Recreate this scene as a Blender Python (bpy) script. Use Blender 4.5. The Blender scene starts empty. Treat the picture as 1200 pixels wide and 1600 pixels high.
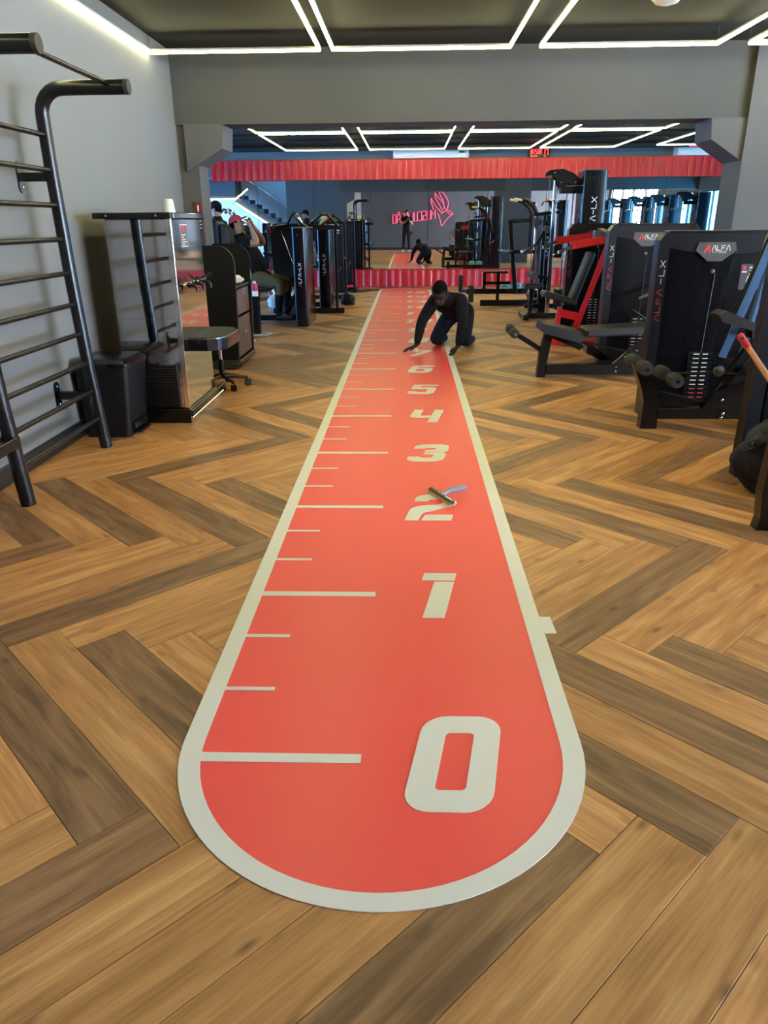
import bpy, bmesh, math, random
from mathutils import Vector, Matrix
random.seed(7)
S = bpy.context.scene
COL = S.collection
V = Vector
# ------------------------------------------------------------------ camera, world, lights, exposure
FPX = 1150.0
CAM = V((0.07353, -1.69497, 1.42791))
PITCH, YAW, ROLL = 0.37499, -0.03403, -0.00853
fw = V((math.sin(YAW)*math.cos(PITCH), math.cos(YAW)*math.cos(PITCH), -math.sin(PITCH)))
rt0 = V((math.cos(YAW), -math.sin(YAW), 0)); up0 = rt0.cross(fw)
rt = math.cos(ROLL)*rt0 + math.sin(ROLL)*up0
up = -math.sin(ROLL)*rt0 + math.cos(ROLL)*up0
cd = bpy.data.cameras.new('camera'); cam = bpy.data.objects.new('camera', cd); COL.objects.link(cam)
cd.sensor_fit = 'VERTICAL'; cd.sensor_height = 36.0; cd.lens = 36.0*FPX/1600.0
cd.clip_start = 0.03; cd.clip_end = 200
cam.matrix_world = Matrix(((rt.x, up.x, -fw.x, CAM.x), (rt.y, up.y, -fw.y, CAM.y), (rt.z, up.z, -fw.z, CAM.z), (0, 0, 0, 1)))
S.camera = cam
S.view_settings.view_transform = 'Standard'; S.view_settings.look = 'None'
S.view_settings.gamma = 1.0; S.view_settings.use_curve_mapping = False
S.view_settings.exposure = 0.86
S.cycles.max_bounces = 8; S.cycles.diffuse_bounces = 4; S.cycles.glossy_bounces = 5
S.cycles.caustics_reflective = False; S.cycles.caustics_refractive = False
S.cycles.sample_clamp_indirect = 6.0
S.cycles.use_denoising = True

w = bpy.data.worlds.new('daylight'); S.world = w; w.use_nodes = True
wn = w.node_tree; bg = wn.nodes['Background']
wtc = wn.nodes.new('ShaderNodeTexCoord'); wsep = wn.nodes.new('ShaderNodeSeparateXYZ')
wr = wn.nodes.new('ShaderNodeValToRGB')
wn.links.new(wtc.outputs['Generated'], wsep.inputs[0]); wn.links.new(wsep.outputs['Z'], wr.inputs[0])
wr.color_ramp.elements[0].position = 0.0; wr.color_ramp.elements[0].color = (0.73, 0.84, 1.0, 1)
wr.color_ramp.elements[1].position = 0.6; wr.color_ramp.elements[1].color = (0.58, 0.75, 1.0, 1)
wn.links.new(wr.outputs[0], bg.inputs['Color']); bg.inputs['Strength'].default_value = 58.0
LED_STRENGTH = 19.0

def portal(name, loc, sx, sy, direction):
    l = bpy.data.lights.new(name, 'AREA'); l.shape = 'RECTANGLE'; l.size = sx; l.size_y = sy
    l.cycles.is_portal = True
    o = bpy.data.objects.new(name, l); COL.objects.link(o); o.location = loc
    o.rotation_euler = V(direction).to_track_quat('-Z', 'Z').to_euler()
    return o
# daylight portals in the window openings (right wall, outer left wall)
XR, XL, YBK = 10.0, -9.0, -4.95
portal('daylight_right', (XR+0.02, 9.2, 1.3), 13.4, 2.1, (-1, 0, 0))
portal('daylight_front_right', (XR+0.02, -1.1, 1.5), 7.4, 2.8, (-1, 0, 0))
portal('daylight_left', (XL-0.02, 5.0, 1.35), 18.0, 2.4, (1, 0, 0))

# ------------------------------------------------------------------ materials
def mat(name, color, rough=0.5, metal=0.0, spec=0.5, emit=None, estr=0.0, noise=None, bump=None, coat=0.0, trans=0.0):
    m = bpy.data.materials.new(name); m.use_nodes = True
    nt = m.node_tree; b = nt.nodes['Principled BSDF']
    b.inputs['Base Color'].default_value = (*color, 1); b.inputs['Roughness'].default_value = rough
    b.inputs['Metallic'].default_value = metal; b.inputs['Specular IOR Level'].default_value = spec
    b.inputs['Coat Weight'].default_value = coat
    if trans: b.inputs['Transmission Weight'].default_value = trans
    if emit:
        b.inputs['Emission Color'].default_value = (*emit, 1); b.inputs['Emission Strength'].default_value = estr
    if noise or bump:
        tc = nt.nodes.new('ShaderNodeTexCoord')
        n = nt.nodes.new('ShaderNodeTexNoise'); n.inputs['Scale'].default_value = (noise or bump)[0]; n.inputs['Detail'].default_value = 5
        nt.links.new(tc.outputs['Object'], n.inputs['Vector'])
    if noise:
        mx = nt.nodes.new('ShaderNodeMix'); mx.data_type = 'RGBA'
        k = noise[1]
        mx.inputs[6].default_value = (*[c*(1-k) for c in color], 1); mx.inputs[7].default_value = (*[min(1, c*(1+k)) for c in color], 1)
        nt.links.new(n.outputs['Fac'], mx.inputs[0]); nt.links.new(mx.outputs[2], b.inputs['Base Color'])
    if bump:
        bp = nt.nodes.new('ShaderNodeBump'); bp.inputs['Strength'].default_value = bump[1]; bp.inputs['Distance'].default_value = 0.01
        nt.links.new(n.outputs['Fac'], bp.inputs['Height']); nt.links.new(bp.outputs[0], b.inputs['Normal'])
    return m

def wood(name, c0, c1, c2):
    m = bpy.data.materials.new(name); m.use_nodes = True
    nt = m.node_tree; N = nt.nodes.new; L = nt.links.new; b = nt.nodes['Principled BSDF']
    uv = N('ShaderNodeUVMap'); uv.uv_map = 'grain'
    mp = N('ShaderNodeMapping'); mp.inputs['Scale'].default_value = (1.6, 14.0, 1)
    L(uv.outputs[0], mp.inputs[0])
    n1 = N('ShaderNodeTexNoise'); n1.inputs['Scale'].default_value = 1.6; n1.inputs['Detail'].default_value = 7; n1.inputs['Distortion'].default_value = 0.6
    L(mp.outputs[0], n1.inputs['Vector'])
    mp2 = N('ShaderNodeMapping'); mp2.inputs['Scale'].default_value = (4.0, 120.0, 1); L(uv.outputs[0], mp2.inputs[0])
    n2 = N('ShaderNodeTexNoise'); n2.inputs['Scale'].default_value = 1.0; n2.inputs['Detail'].default_value = 3; L(mp2.outputs[0], n2.inputs['Vector'])
    mp3 = N('ShaderNodeMapping'); mp3.inputs['Scale'].default_value = (5.0, 13.0, 1); L(uv.outputs[0], mp3.inputs[0])
    vo = N('ShaderNodeTexVoronoi'); vo.inputs['Scale'].default_value = 0.8; L(mp3.outputs[0], vo.inputs['Vector'])
    kr = N('ShaderNodeValToRGB'); kr.color_ramp.elements[0].position = 0.03; kr.color_ramp.elements[0].color = (0.25, 0.25, 0.25, 1)
    kr.color_ramp.elements[1].position = 0.16; kr.color_ramp.elements[1].color = (1, 1, 1, 1); L(vo.outputs['Distance'], kr.inputs[0])
    r = N('ShaderNodeValToRGB'); e = r.color_ramp.elements
    e[0].position = 0.33; e[0].color = (*c0, 1); e[1].position = 0.68; e[1].color = (*c2, 1)
    x = e.new(0.5); x.color = (*c1, 1)
    L(n1.outputs['Fac'], r.inputs[0])
    mx = N('ShaderNodeMix'); mx.data_type = 'RGBA'; mx.blend_type = 'MULTIPLY'; mx.inputs[0].default_value = 0.55
    L(r.outputs[0], mx.inputs[6])
    rr = N('ShaderNodeMapRange'); rr.inputs[1].default_value = 0.3; rr.inputs[2].default_value = 0.7; rr.inputs[3].default_value = 0.62; rr.inputs[4].default_value = 1.15
    L(n2.outputs['Fac'], rr.inputs[0]); L(rr.outputs[0], mx.inputs[7])
    mk = N('ShaderNodeMix'); mk.data_type = 'RGBA'; mk.blend_type = 'MULTIPLY'; mk.inputs[0].default_value = 0.75
    L(mx.outputs[2], mk.inputs[6]); L(kr.outputs[0], mk.inputs[7])
    # per plank tone
    at = N('ShaderNodeAttribute'); at.attribute_name = 'tone'
    mt = N('ShaderNodeMix'); mt.data_type = 'RGBA'; mt.blend_type = 'MULTIPLY'; mt.inputs[0].default_value = 1.0
    L(mk.outputs[2], mt.inputs[6]); L(at.outputs['Color'], mt.inputs[7])
    L(mt.outputs[2], b.inputs['Base Color'])
    b.inputs['Roughness'].default_value = 0.42; b.inputs['Specular IOR Level'].default_value = 0.45
    bp = N('ShaderNodeBump'); bp.inputs['Strength'].default_value = 0.08; bp.inputs['Distance'].default_value = 0.004
    L(n2.outputs['Fac'], bp.inputs['Height']); L(bp.outputs[0], b.inputs['Normal'])
    return m

M = dict(
    wood_light=wood('oak_honey', (0.42, 0.18, 0.057), (0.56, 0.262, 0.094), (0.70, 0.36, 0.142)),
    wood_dark=wood('oak_smoked', (0.165, 0.077, 0.033), (0.275, 0.132, 0.058), (0.395, 0.205, 0.095)),
    joint=mat('floor_joint', (0.05, 0.03, 0.015), 0.9),
    wall=mat('grey_wall_paint', (0.165, 0.165, 0.168), 0.75, noise=(1.5, 0.06), bump=(14, 0.10)),
    wall_dark=mat('charcoal_wall_paint', (0.060, 0.060, 0.068), 0.7, noise=(1.5, 0.08)),
    column=mat('grey_column_paint', (0.088, 0.088, 0.093), 0.75, noise=(2, 0.07), bump=(10, 0.08)),
    beam=mat('grey_beam_paint', (0.062, 0.062, 0.062), 0.75, noise=(2, 0.07), bump=(10, 0.08)),
    ceiling=mat('black_ceiling_paint', (0.0075, 0.0077, 0.0066), 0.8, noise=(3, 0.2)),
    base=mat('black_baseboard', (0.012, 0.012, 0.014), 0.35),
    blackm=mat('black_powder_coat', (0.005, 0.005, 0.0065), 0.27, spec=0.4),
    blackg=mat('black_gloss_plastic', (0.003, 0.003, 0.005), 0.22, spec=0.35, coat=0.1),
    blackpanel=mat('black_matte_panel', (0.004, 0.004, 0.005), 0.5, spec=0.3),
    shroud=mat('charcoal_shroud', (0.006, 0.0065, 0.010), 0.34, spec=0.36),
    pad=mat('black_upholstery', (0.012, 0.012, 0.013), 0.5, spec=0.4, bump=(160, 0.15)),
    rubber=mat('dark_rubber', (0.020, 0.0195, 0.016), 0.7, bump=(60, 0.3)),
    steel=mat('polished_steel', (0.72, 0.72, 0.72), 0.06, metal=1.0),
    brushed=mat('mirror_steel', (0.62, 0.63, 0.66), 0.035, metal=1.0, bump=(2.2, 0.10)),
    chrome=mat('chrome', (0.8, 0.8, 0.8), 0.12, metal=1.0),
    mirror=mat('mirror_glass', (0.90, 0.92, 0.93), 0.0, metal=1.0),
    redp=mat('red_powder_coat', (0.55, 0.012, 0.018), 0.3, coat=0.3),
    redfab=mat('red_plastic_sheet', (0.60, 0.006, 0.014), 0.36, noise=(6, 0.3), coat=0.12, spec=0.45),
    redlight=mat('red_sheet_seam', (0.85, 0.12, 0.10), 0.25, coat=0.3),
    red=mat('red_vinyl', (0.95, 0.080, 0.076), 0.36, noise=(1.3, 0.05), spec=0.45),
    white_v=mat('white_vinyl', (0.78, 0.76, 0.73), 0.4, noise=(4, 0.03)),
    white=mat('white_plastic', (0.78, 0.78, 0.76), 0.4),
    paper=mat('white_paper', (0.8, 0.8, 0.82), 0.7, noise=(12, 0.1)),
    led=mat('led_tube', (1, 1, 1), 0.5, emit=(1.0, 0.935, 0.46), estr=LED_STRENGTH),
    ledprof=mat('led_profile', (0.5, 0.5, 0.45), 0.4),
    neon=mat('neon_red_tube', (1, 0.1, 0.2), 0.4, emit=(1.0, 0.03, 0.11), estr=1.5),
    digit=mat('clock_digit', (1, 0.02, 0.02), 0.4, emit=(1.0, 0.03, 0.03), estr=5.0),
    brown=mat('brown_laminate', (0.12, 0.062, 0.045), 0.45, noise=(5, 0.15)),
    darkred=mat('dark_red_card', (0.20, 0.012, 0.02), 0.5),
    logo_red=mat('logo_red', (0.55, 0.03, 0.06), 0.5),
    logo_white=mat('logo_white', (0.72, 0.72, 0.74), 0.5),
    badge=mat('badge_grey', (0.075, 0.075, 0.082), 0.4),
    placard=mat('placard_print', (0.05, 0.045, 0.055), 0.4),
    cup=mat('clear_plastic', (0.85, 0.87, 0.88), 0.25, trans=0.3),
    orange=mat('orange_pole', (0.75, 0.30, 0.12), 0.4),
    pinkp=mat('pale_pole_stripe', (0.85, 0.62, 0.48), 0.4),
    bagblue=mat('navy_bag_fabric', (0.005, 0.0065, 0.02), 0.55, spec=0.3, bump=(30, 0.4)),
    skin_dark=mat('dark_skin', (0.045, 0.023, 0.015), 0.7, spec=0.2), skin=mat('tan_skin', (0.36, 0.18, 0.11), 0.5),
    hair=mat('black_hair', (0.003, 0.0028, 0.0028), 0.95, spec=0.1, bump=(200, 0.5)),
    cloth_black=mat('black_cotton', (0.006, 0.0055, 0.0065), 0.9, spec=0.2, bump=(25, 0.25)),
    cloth_navy=mat('dark_denim', (0.009, 0.0095, 0.016), 0.9, spec=0.2, bump=(25, 0.25)),
    cloth_jean=mat('blue_denim', (0.03, 0.045, 0.085), 0.85, bump=(25, 0.25)),
    cloth_blue=mat('blue_cotton', (0.08, 0.22, 0.55), 0.85), cloth_olive=mat('olive_cotton', (0.10, 0.085, 0.035), 0.85),
    capred=mat('red_cap_cotton', (0.45, 0.02, 0.03), 0.75), shoe=mat('grey_shoe', (0.09, 0.09, 0.10), 0.6), shoew=mat('white_shoe', (0.75, 0.75, 0.76), 0.6),
    yellow=mat('pale_yellow_cloth', (0.62, 0.50, 0.24), 0.8, noise=(20, 0.2)),
    glass=mat('window_glass', (0.9, 0.95, 1.0), 0.0, trans=1.0),
    frame=mat('black_window_frame', (0.02, 0.02, 0.022), 0.4),
    stair=mat('dark_stair', (0.03, 0.03, 0.033), 0.5), wall_blue=mat('white_stair_wall', (0.55, 0.57, 0.6), 0.7),
    teal=mat('teal_plastic', (0.12, 0.5, 0.48), 0.4), cord=mat('white_cord', (0.7, 0.7, 0.7), 0.5),
    squeegee=mat('squeegee_rubber', (0.05, 0.05, 0.03), 0.5), bluepl=mat('blue_grey_plastic', (0.30, 0.32, 0.42), 0.3),
    blue_sheen=mat('black_metal_blue_sheen', (0.07, 0.15, 0.33), 0.25, spec=0.6),  # black metal with the blue window reflection put into its base colour
)

# ------------------------------------------------------------------ mesh helpers
class MB:
    """collects shapes (world coordinates); build() links them as ONE mesh object, local to its parent"""
    def __init__(s): s.bm = bmesh.new(); s.mi = 0
    def _own(s, faces):
        for f in faces: f.material_index = s.mi
    def faces(s, verts, faces):
        vs = [s.bm.verts.new(v) for v in verts]; out = []
        for f in faces:
            try: out.append(s.bm.faces.new([vs[i] for i in f]))
            except ValueError: pass
        s._own(out); return vs
    def obox(s, mtx, sx, sy, sz, bev=0.0):
        hx, hy, hz = sx/2, sy/2, sz/2; b = min(bev, hx*.9, hy*.9, hz*.9)
        if b <= 0:
            co = [V((x, y, z)) for x in (-hx, hx) for y in (-hy, hy) for z in (-hz, hz)]
            s.faces([mtx @ c for c in co], [(0,1,3,2),(4,6,7,5),(0,4,5,1),(2,3,7,6),(0,2,6,4),(1,5,7,3)]); return
        co = []; idx = {}
        for ix, x in ((-1,-hx),(1,hx)):
            for iy, y in ((-1,-hy),(1,hy)):
                for iz, z in ((-1,-hz),(1,hz)):
                    for a in range(3):
                        c = [x-ix*b, y-iy*b, z-iz*b]; c[a] = (x, y, z)[a]
                        idx[(ix,iy,iz,a)] = len(co); co.append(mtx @ V(c))
        F = []
        for a in range(3):
            o = [i for i in range(3) if i != a]
            for sg in (-1, 1):
                q = []
                for (p, r) in ((-1,-1),(1,-1),(1,1),(-1,1)):
                    k = [0,0,0]; k[a] = sg; k[o[0]] = p; k[o[1]] = r; q.append(idx[(*k, a)])
                F.append(q)
            for p in (-1, 1):
                for r in (-1, 1):
                    k1 = [0,0,0]; k1[o[0]] = p; k1[o[1]] = r
                    k2 = list(k1); k1[a] = -1; k2[a] = 1
                    F.append([idx[(*k1, o[0])], idx[(*k2, o[0])], idx[(*k2, o[1])], idx[(*k1, o[1])]])
        for ix in (-1,1):
            for iy in (-1,1):
                for iz in (-1,1): F.append([idx[(ix,iy,iz,a)] for a in range(3)])
        s.faces(co, F)
    def box(s, x0, x1, y0, y1, z0, z1, bev=0.0):
        s.obox(Matrix.Translation(((x0+x1)/2, (y0+y1)/2, (z0+z1)/2)), abs(x1-x0), abs(y1-y0), abs(z1-z0), bev); return s
    def beam(s, p0, p1, w_=0.05, h=None, bev=0.004, upv=(0,0,1)):
        p0, p1 = V(p0), V(p1); h = h or w_
        d = (p1-p0); L = d.length; d.normalize(); u = V(upv)
        if abs(d.dot(u)) > 0.98: u = V((0, 1, 0))
        x = d.cross(u).normalized(); z = x.cross(d)
        m = Matrix((( x.x, d.x, z.x, 0), (x.y, d.y, z.y, 0), (x.z, d.z, z.z, 0), (0,0,0,1)))
        s.obox(Matrix.Translation((p0+p1)/2) @ m, w_, L, h, bev); return s
    def tube(s, pts, r, n=10, cap=True):
        pts = [V(p) for p in pts]; k = len(pts)
        rs = r if isinstance(r, (list, tuple)) else [r]*k
        prev = None; rings = []
        for i, p in enumerate(pts):
            t = (pts[min(i+1, k-1)] - pts[max(i-1, 0)]).normalized()
            if prev is None:
                a = V((0,0,1)) if abs(t.z) < .9 else V((1,0,0)); x = t.cross(a).normalized()
            else: x = (prev - t*prev.dot(t)).normalized()
            prev = x; y = t.cross(x)
            rings.append([s.bm.verts.new(p + rs[i]*(math.cos(q)*x + math.sin(q)*y)) for q in [2*math.pi*j/n for j in range(n)]])
        F = []
        for A, B in zip(rings, rings[1:]):
            for j in range(n): F.append(s.bm.faces.new([A[j], A[(j+1)%n], B[(j+1)%n], B[j]]))
        if cap: F.append(s.bm.faces.new(rings[0][::-1])); F.append(s.bm.faces.new(rings[-1]))
        s._own(F); return s
    def prism(s, loop, o, ux, uy, t, bev=0):
        """polygon loop [(a,b)] in the plane o + a*ux + b*uy, extruded by vector t"""
        o, ux, uy, t = V(o), V(ux), V(uy), V(t)
        A = [s.bm.verts.new(o + a*ux + b*uy) for a, b in loop]; B = [s.bm.verts.new(o + a*ux + b*uy + t) for a, b in loop]
        n = len(loop); F = [s.bm.faces.new(A[::-1]), s.bm.faces.new(B)]
        for i in range(n): F.append(s.bm.faces.new([A[i], A[(i+1)%n], B[(i+1)%n], B[i]]))
        s._own(F); return s
    def ball(s, c, r, seg=14, rings=9, mtx=None):
        r = r if isinstance(r, (tuple, list)) else (r, r, r)
        g = bmesh.ops.create_uvsphere(s.bm, u_segments=seg, v_segments=rings, radius=1.0)
        mm = Matrix.Translation(V(c)) @ (mtx or Matrix.Identity(4)) @ Matrix.Diagonal((*r, 1))
        bmesh.ops.transform(s.bm, matrix=mm, verts=g['verts'])
        fs = set(f for v in g['verts'] for f in v.link_faces); s._own(fs); return g['verts']
    def lathe(s, prof, c, n=20, axis='Z'):
        rings = []
        for r, h in prof:
            ring = []
            for j in range(n):
                q = 2*math.pi*j/n; a, b = r*math.cos(q), r*math.sin(q)
                p = (a, b, h) if axis == 'Z' else ((h, a, b) if axis == 'X' else (a, h, b))
                ring.append(s.bm.verts.new(V(c)+V(p)))
            rings.append(ring)
        F = []
        for A, B in zip(rings, rings[1:]):
            for j in range(n): F.append(s.bm.faces.new([A[j], A[(j+1)%n], B[(j+1)%n], B[j]]))
        F.append(s.bm.faces.new(rings[0][::-1])); F.append(s.bm.faces.new(rings[-1])); s._own(F); return s
    def ribbon(s, pts, w_, o, ux, uy, n_):
        """flat printed stroke along pts (2-D), width w_, lying on plane o,ux,uy lifted by n_"""
        o, ux, uy, n_ = V(o), V(ux), V(uy), V(n_)
        F = []
        for (a, b), (c, d) in zip(pts, pts[1:]):
            L = math.hypot(c-a, d-b)
            if L < 1e-9: continue
            dx, dy = (c-a)/L*w_/2, (d-b)/L*w_/2
            q = [(a-dx-dy, b-dy+dx), (c+dx-dy, d+dy+dx), (c+dx+dy, d+dy-dx), (a-dx+dy, b-dy-dx)]
            F.append(s.bm.faces.new([s.bm.verts.new(o + x*ux + y*uy + n_) for x, y in q]))
        s._own(F); return s
    def build(s, name, m, parent=None, smooth=False):
        bmesh.ops.recalc_face_normals(s.bm, faces=s.bm.faces)
        me = bpy.data.meshes.new(name); s.bm.to_mesh(me); s.bm.free()
        for x in (m if isinstance(m, (list, tuple)) else [m]): me.materials.append(M[x] if isinstance(x, str) else x)
        if smooth:
            me.shade_smooth()
            if smooth != 'all': me.set_sharp_from_angle(angle=math.radians(38))
        o = bpy.data.objects.new(name, me); COL.objects.link(o)
        if parent is not None:
            wl = wloc(parent); me.transform(Matrix.Translation(-wl)); o.parent = parent
        return o
def wloc(o):
    p = V(o.location)
    while o.parent: o = o.parent; p = p + V(o.location)
    return p
def tag(o, label=None, cat=None, group=None, kind=None):
    if label: o['label'] = label
    if cat: o['category'] = cat
    if group: o['group'] = group
    if kind: o['kind'] = kind
    return o
def thing(name, label, cat, loc=(0,0,0), group=None):
    o = bpy.data.objects.new(name, None); COL.objects.link(o); o.location = loc; o.empty_display_size = 0.1
    return tag(o, label, cat, group)
def struct(mb, name, m, smooth=False): return tag(mb.build(name, m, None, smooth), kind='structure')
def copy_tree(o, parent=None):
    c = o.copy(); COL.objects.link(c)
    if parent is not None: c.parent = parent
    for ch in list(o.children): copy_tree(ch, c)
    return c
def curve_mesh(name, loops, m, z=0.0, t=0.0015):
    """filled 2-D outlines (holes by overlap) as a thin flat mesh at height z"""
    cu = bpy.data.curves.new(name, 'CURVE'); cu.dimensions = '2D'; cu.fill_mode = 'BOTH'; cu.extrude = t/2
    for lp in loops:
        sp = cu.splines.new('POLY'); sp.points.add(len(lp)-1); sp.use_cyclic_u = True
        for q, (x, y) in zip(sp.points, lp): q.co = (x, y, 0, 1)
    tmp = bpy.data.objects.new('tmp', cu); COL.objects.link(tmp)
    bpy.context.view_layer.update()
    me = bpy.data.meshes.new_from_object(tmp.evaluated_get(bpy.context.evaluated_depsgraph_get()))
    bpy.data.objects.remove(tmp); bpy.data.curves.remove(cu)
    me.name = name; me.materials.clear(); me.materials.append(M[m])
    me.transform(Matrix.Translation((0, 0, z)))
    o = bpy.data.objects.new(name, me); COL.objects.link(o); return o
def arc(cx, cy, r, a0, a1, n=10, ry=None):
    return [(cx + r*math.cos(math.radians(a0+(a1-a0)*i/n)), cy + (ry or r)*math.sin(math.radians(a0+(a1-a0)*i/n))) for i in range(n+1)]
def rrect(x0, y0, x1, y1, r, n=6):
    return arc(x1-r, y1-r, r, 0, 90, n) + arc(x0+r, y1-r, r, 90, 180, n) + arc(x0+r, y0+r, r, 180, 270, n) + arc(x1-r, y0+r, r, 270, 360, n)

# stroke letters, unit cell 1 x 1
G = {
 'A': [[(0,0),(.38,1),(.62,1),(1,0)]], 'L': [[(0,1),(0,0),(.85,0)]], 'F': [[(0,0),(0,1),(.9,1)],[(0,.5),(.7,.5)]],
 '-': [[(.15,.5),(.85,.5)]], 'X': [[(0,0),(1,1)],[(0,1),(1,0)]], 'I': [[(.5,0),(.5,1)]], 'T': [[(0,1),(1,1)],[(.5,1),(.5,0)]],
 'N': [[(0,0),(0,1),(1,0),(1,1)]], 'E': [[(.9,1),(0,1),(0,0),(.9,0)],[(0,.5),(.75,.5)]], 'S': [[(.95,1),(.05,1),(.05,.5),(.95,.5),(.95,0),(.05,0)]],
 'M': [[(0,0),(0,1),(.5,.45),(1,1),(1,0)]], 'U': [[(0,1),(0,0),(1,0),(1,1)]], 'C': [[(1,1),(0,1),(0,0),(1,0)]],
 'O': [[(0,0),(0,1),(1,1),(1,0),(0,0)]], 'a': [[(0,0),(0,.75),(.25,1),(.75,1),(1,.75),(1,0)],[(0,.42),(1,.42)]],
 '\u00c7': [[(1,1),(0,1),(0,0),(1,0)],[(.5,0),(.62,-.12),(.4,-.24)]],
 '\u00c3': [[(0,0),(0,.75),(.25,1),(.75,1),(1,.75),(1,0)],[(0,.42),(1,.42)],[(.12,1.12),(.35,1.22),(.62,1.12),(.88,1.22)]],
}
def text_strokes(txt, h, wd, gap):
    out = []; x = 0
    for ch in txt:
        if ch != ' ': out += [[(x + a*wd, b*h) for a, b in st] for st in G[ch]]
        x += wd + gap
    return out, x - gap
# ------------------------------------------------------------------ room shell
YM, YB, ZC = 16.65, -4.95, 3.02          # mirror wall, wall behind the camera, ceiling
XW = -2.29                               # grey partition on the left
# thin window pane: mostly clear, faintly reflecting
def pane_mat(name, tint):
    m = bpy.data.materials.new(name); m.use_nodes = True; nt = m.node_tree
    nt.nodes.clear(); o = nt.nodes.new('ShaderNodeOutputMaterial'); mx = nt.nodes.new('ShaderNodeMixShader')
    t = nt.nodes.new('ShaderNodeBsdfTransparent'); g = nt.nodes.new('ShaderNodeBsdfGlossy'); g.inputs['Roughness'].default_value = 0.02
    t.inputs['Color'].default_value = (*tint, 1)
    mx.inputs[0].default_value = 0.07
    nt.links.new(t.outputs[0], mx.inputs[1]); nt.links.new(g.outputs[0], mx.inputs[2]); nt.links.new(mx.outputs[0], o.inputs[0])
    return m
M['pane'] = pane_mat('tinted_pane', (0.022, 0.10, 0.17)); M['pane_blue'] = pane_mat('blue_pane', (0.055, 0.145, 0.26)); M['pane_clear'] = pane_mat('clear_pane', (0.92, 0.96, 0.97))

floor = struct(MB().box(XL-0.2, XR+0.2, YB-0.2, YM+0.2, -0.2, -0.0045), 'floor', 'joint')
# herringbone planks: 45 degrees, 7 : 1
SS = 0.12815; PW = SS*math.sqrt(2); PL = 7*PW
DARK = {('H', -13, 1), ('H', -10, -10), ('H', -9, 5), ('H', -6, -6), ('H', 0, -14), ('H', 2, 2), ('H', 8, -6), ('H', 9, -19), ('H', 10, -32), ('H', 12, -2), ('H', 14, -28), ('H', 14, 0), ('H', 15, -27), ('H', 16, -26), ('H', 17, -11), ('H', 18, -38), ('H', 21, -7), ('H', 22, -20), ('H', 29, -41), ('H', 30, -26), ('H', 36, -48), ('V', -7, -6), ('V', -5, -4), ('V', -4, -17), ('V', -2, -15), ('V', -1, 0), ('V', 0, -13), ('V', 1, 2), ('V', 2, -25), ('V', 2, -11), ('V', 3, 4), ('V', 6, -7), ('V', 7, -20), ('V', 8, -5), ('V', 9, -18), ('V', 10, -3), ('V', 12, -29), ('V', 12, -1), ('V', 13, -14), ('V', 14, -27), ('V', 15, -12), ('V', 16, -25), ('V', 17, -10), ('V', 19, -8), ('V', 20, -35), ('V', 20, -21), ('V', 22, -19)}
def toxy(a, b): return ((a+b)*SS+0.03, (a-b)*SS+0.70)
planks = []
for p in range(-60, 130):
    for q in range(-14, 15):
        for kind in 'HV':
            if kind == 'H':
                b = p; a0 = b + 14*q; c = toxy(a0+3.5, b+0.5); key = ('H', a0, b); ang = math.pi/4
            else:
                a = p; b0 = a - 13 + 14*q; c = toxy(a+0.5, b0+3.5); key = ('V', a, b0); ang = -math.pi/4
            x, y = c
            if not (XL-0.3 < x < XR+0.3 and YB-0.3 < y < YM+0.3): continue
            if x < -3.0 and y < 5.6 and y > YB: pass
            planks.append((key, x, y, ang))
planks = list({k[0]: k for k in planks}.values())
rv = random.Random(3)
def view_weight(x, y):
    d = V((x, y, 0)) - CAM; z = d.dot(fw)
    if z < 0.2: return 0
    u, v = FPX*d.dot(rt)/z, -FPX*d.dot(up)/z
    if abs(u) > 760 or abs(v) > 980: return 0
    if x < XW-0.3 and y < 6.6: return 0
    if abs(x) < 0.36 and -0.1 < y < 15.7: return 0
    if x > 1.0 and y > 8.5: return 0.01/(z*z)
    return 1.0/(z*z)
planks.sort(key=lambda k: -view_weight(k[1], k[2]))
def plank_mesh(name, dark, seed):
    r = random.Random(seed); me = bpy.data.meshes.new(name); bm = bmesh.new()
    hx, hy, g, zb, e = PL/2, PW/2, 0.0007, -0.0045, 0.0012
    uvl = bm.loops.layers.uv.new('grain'); tl = bm.loops.layers.float_color.new('tone')
    B = [bm.verts.new((sx*(hx-g), sy*(hy-g), zb)) for sx, sy in ((-1,-1),(1,-1),(1,1),(-1,1))]
    E_ = [bm.verts.new((sx*(hx-g), sy*(hy-g), -0.0008)) for sx, sy in ((-1,-1),(1,-1),(1,1),(-1,1))]
    T = [bm.verts.new((sx*(hx-g-e), sy*(hy-g-e), 0)) for sx, sy in ((-1,-1),(1,-1),(1,1),(-1,1))]
    bm.faces.new(T)
    for i in range(4):
        j = (i+1) % 4; bm.faces.new((E_[i], E_[j], T[j], T[i])); bm.faces.new((B[i], B[j], E_[j], E_[i]))
    k = r.uniform(0.86, 1.1); wr_ = r.uniform(-0.03, 0.03); ou, ov = r.uniform(0, 50), r.uniform(0, 50)
    for f in bm.faces:
        for l in f.loops:
            l[uvl].uv = (l.vert.co.x + ou, l.vert.co.y + ov); l[tl] = (k*(1+wr_), k, k*(1-wr_), 1)
    bm.to_mesh(me); bm.free(); me.materials.append(M['wood_dark' if dark else 'wood_light']); return me
LV = [plank_mesh('plank', False, 100+i) for i in range(14)]; DV = [plank_mesh('plank', True, 200+i) for i in range(9)]
rest = []
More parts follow.
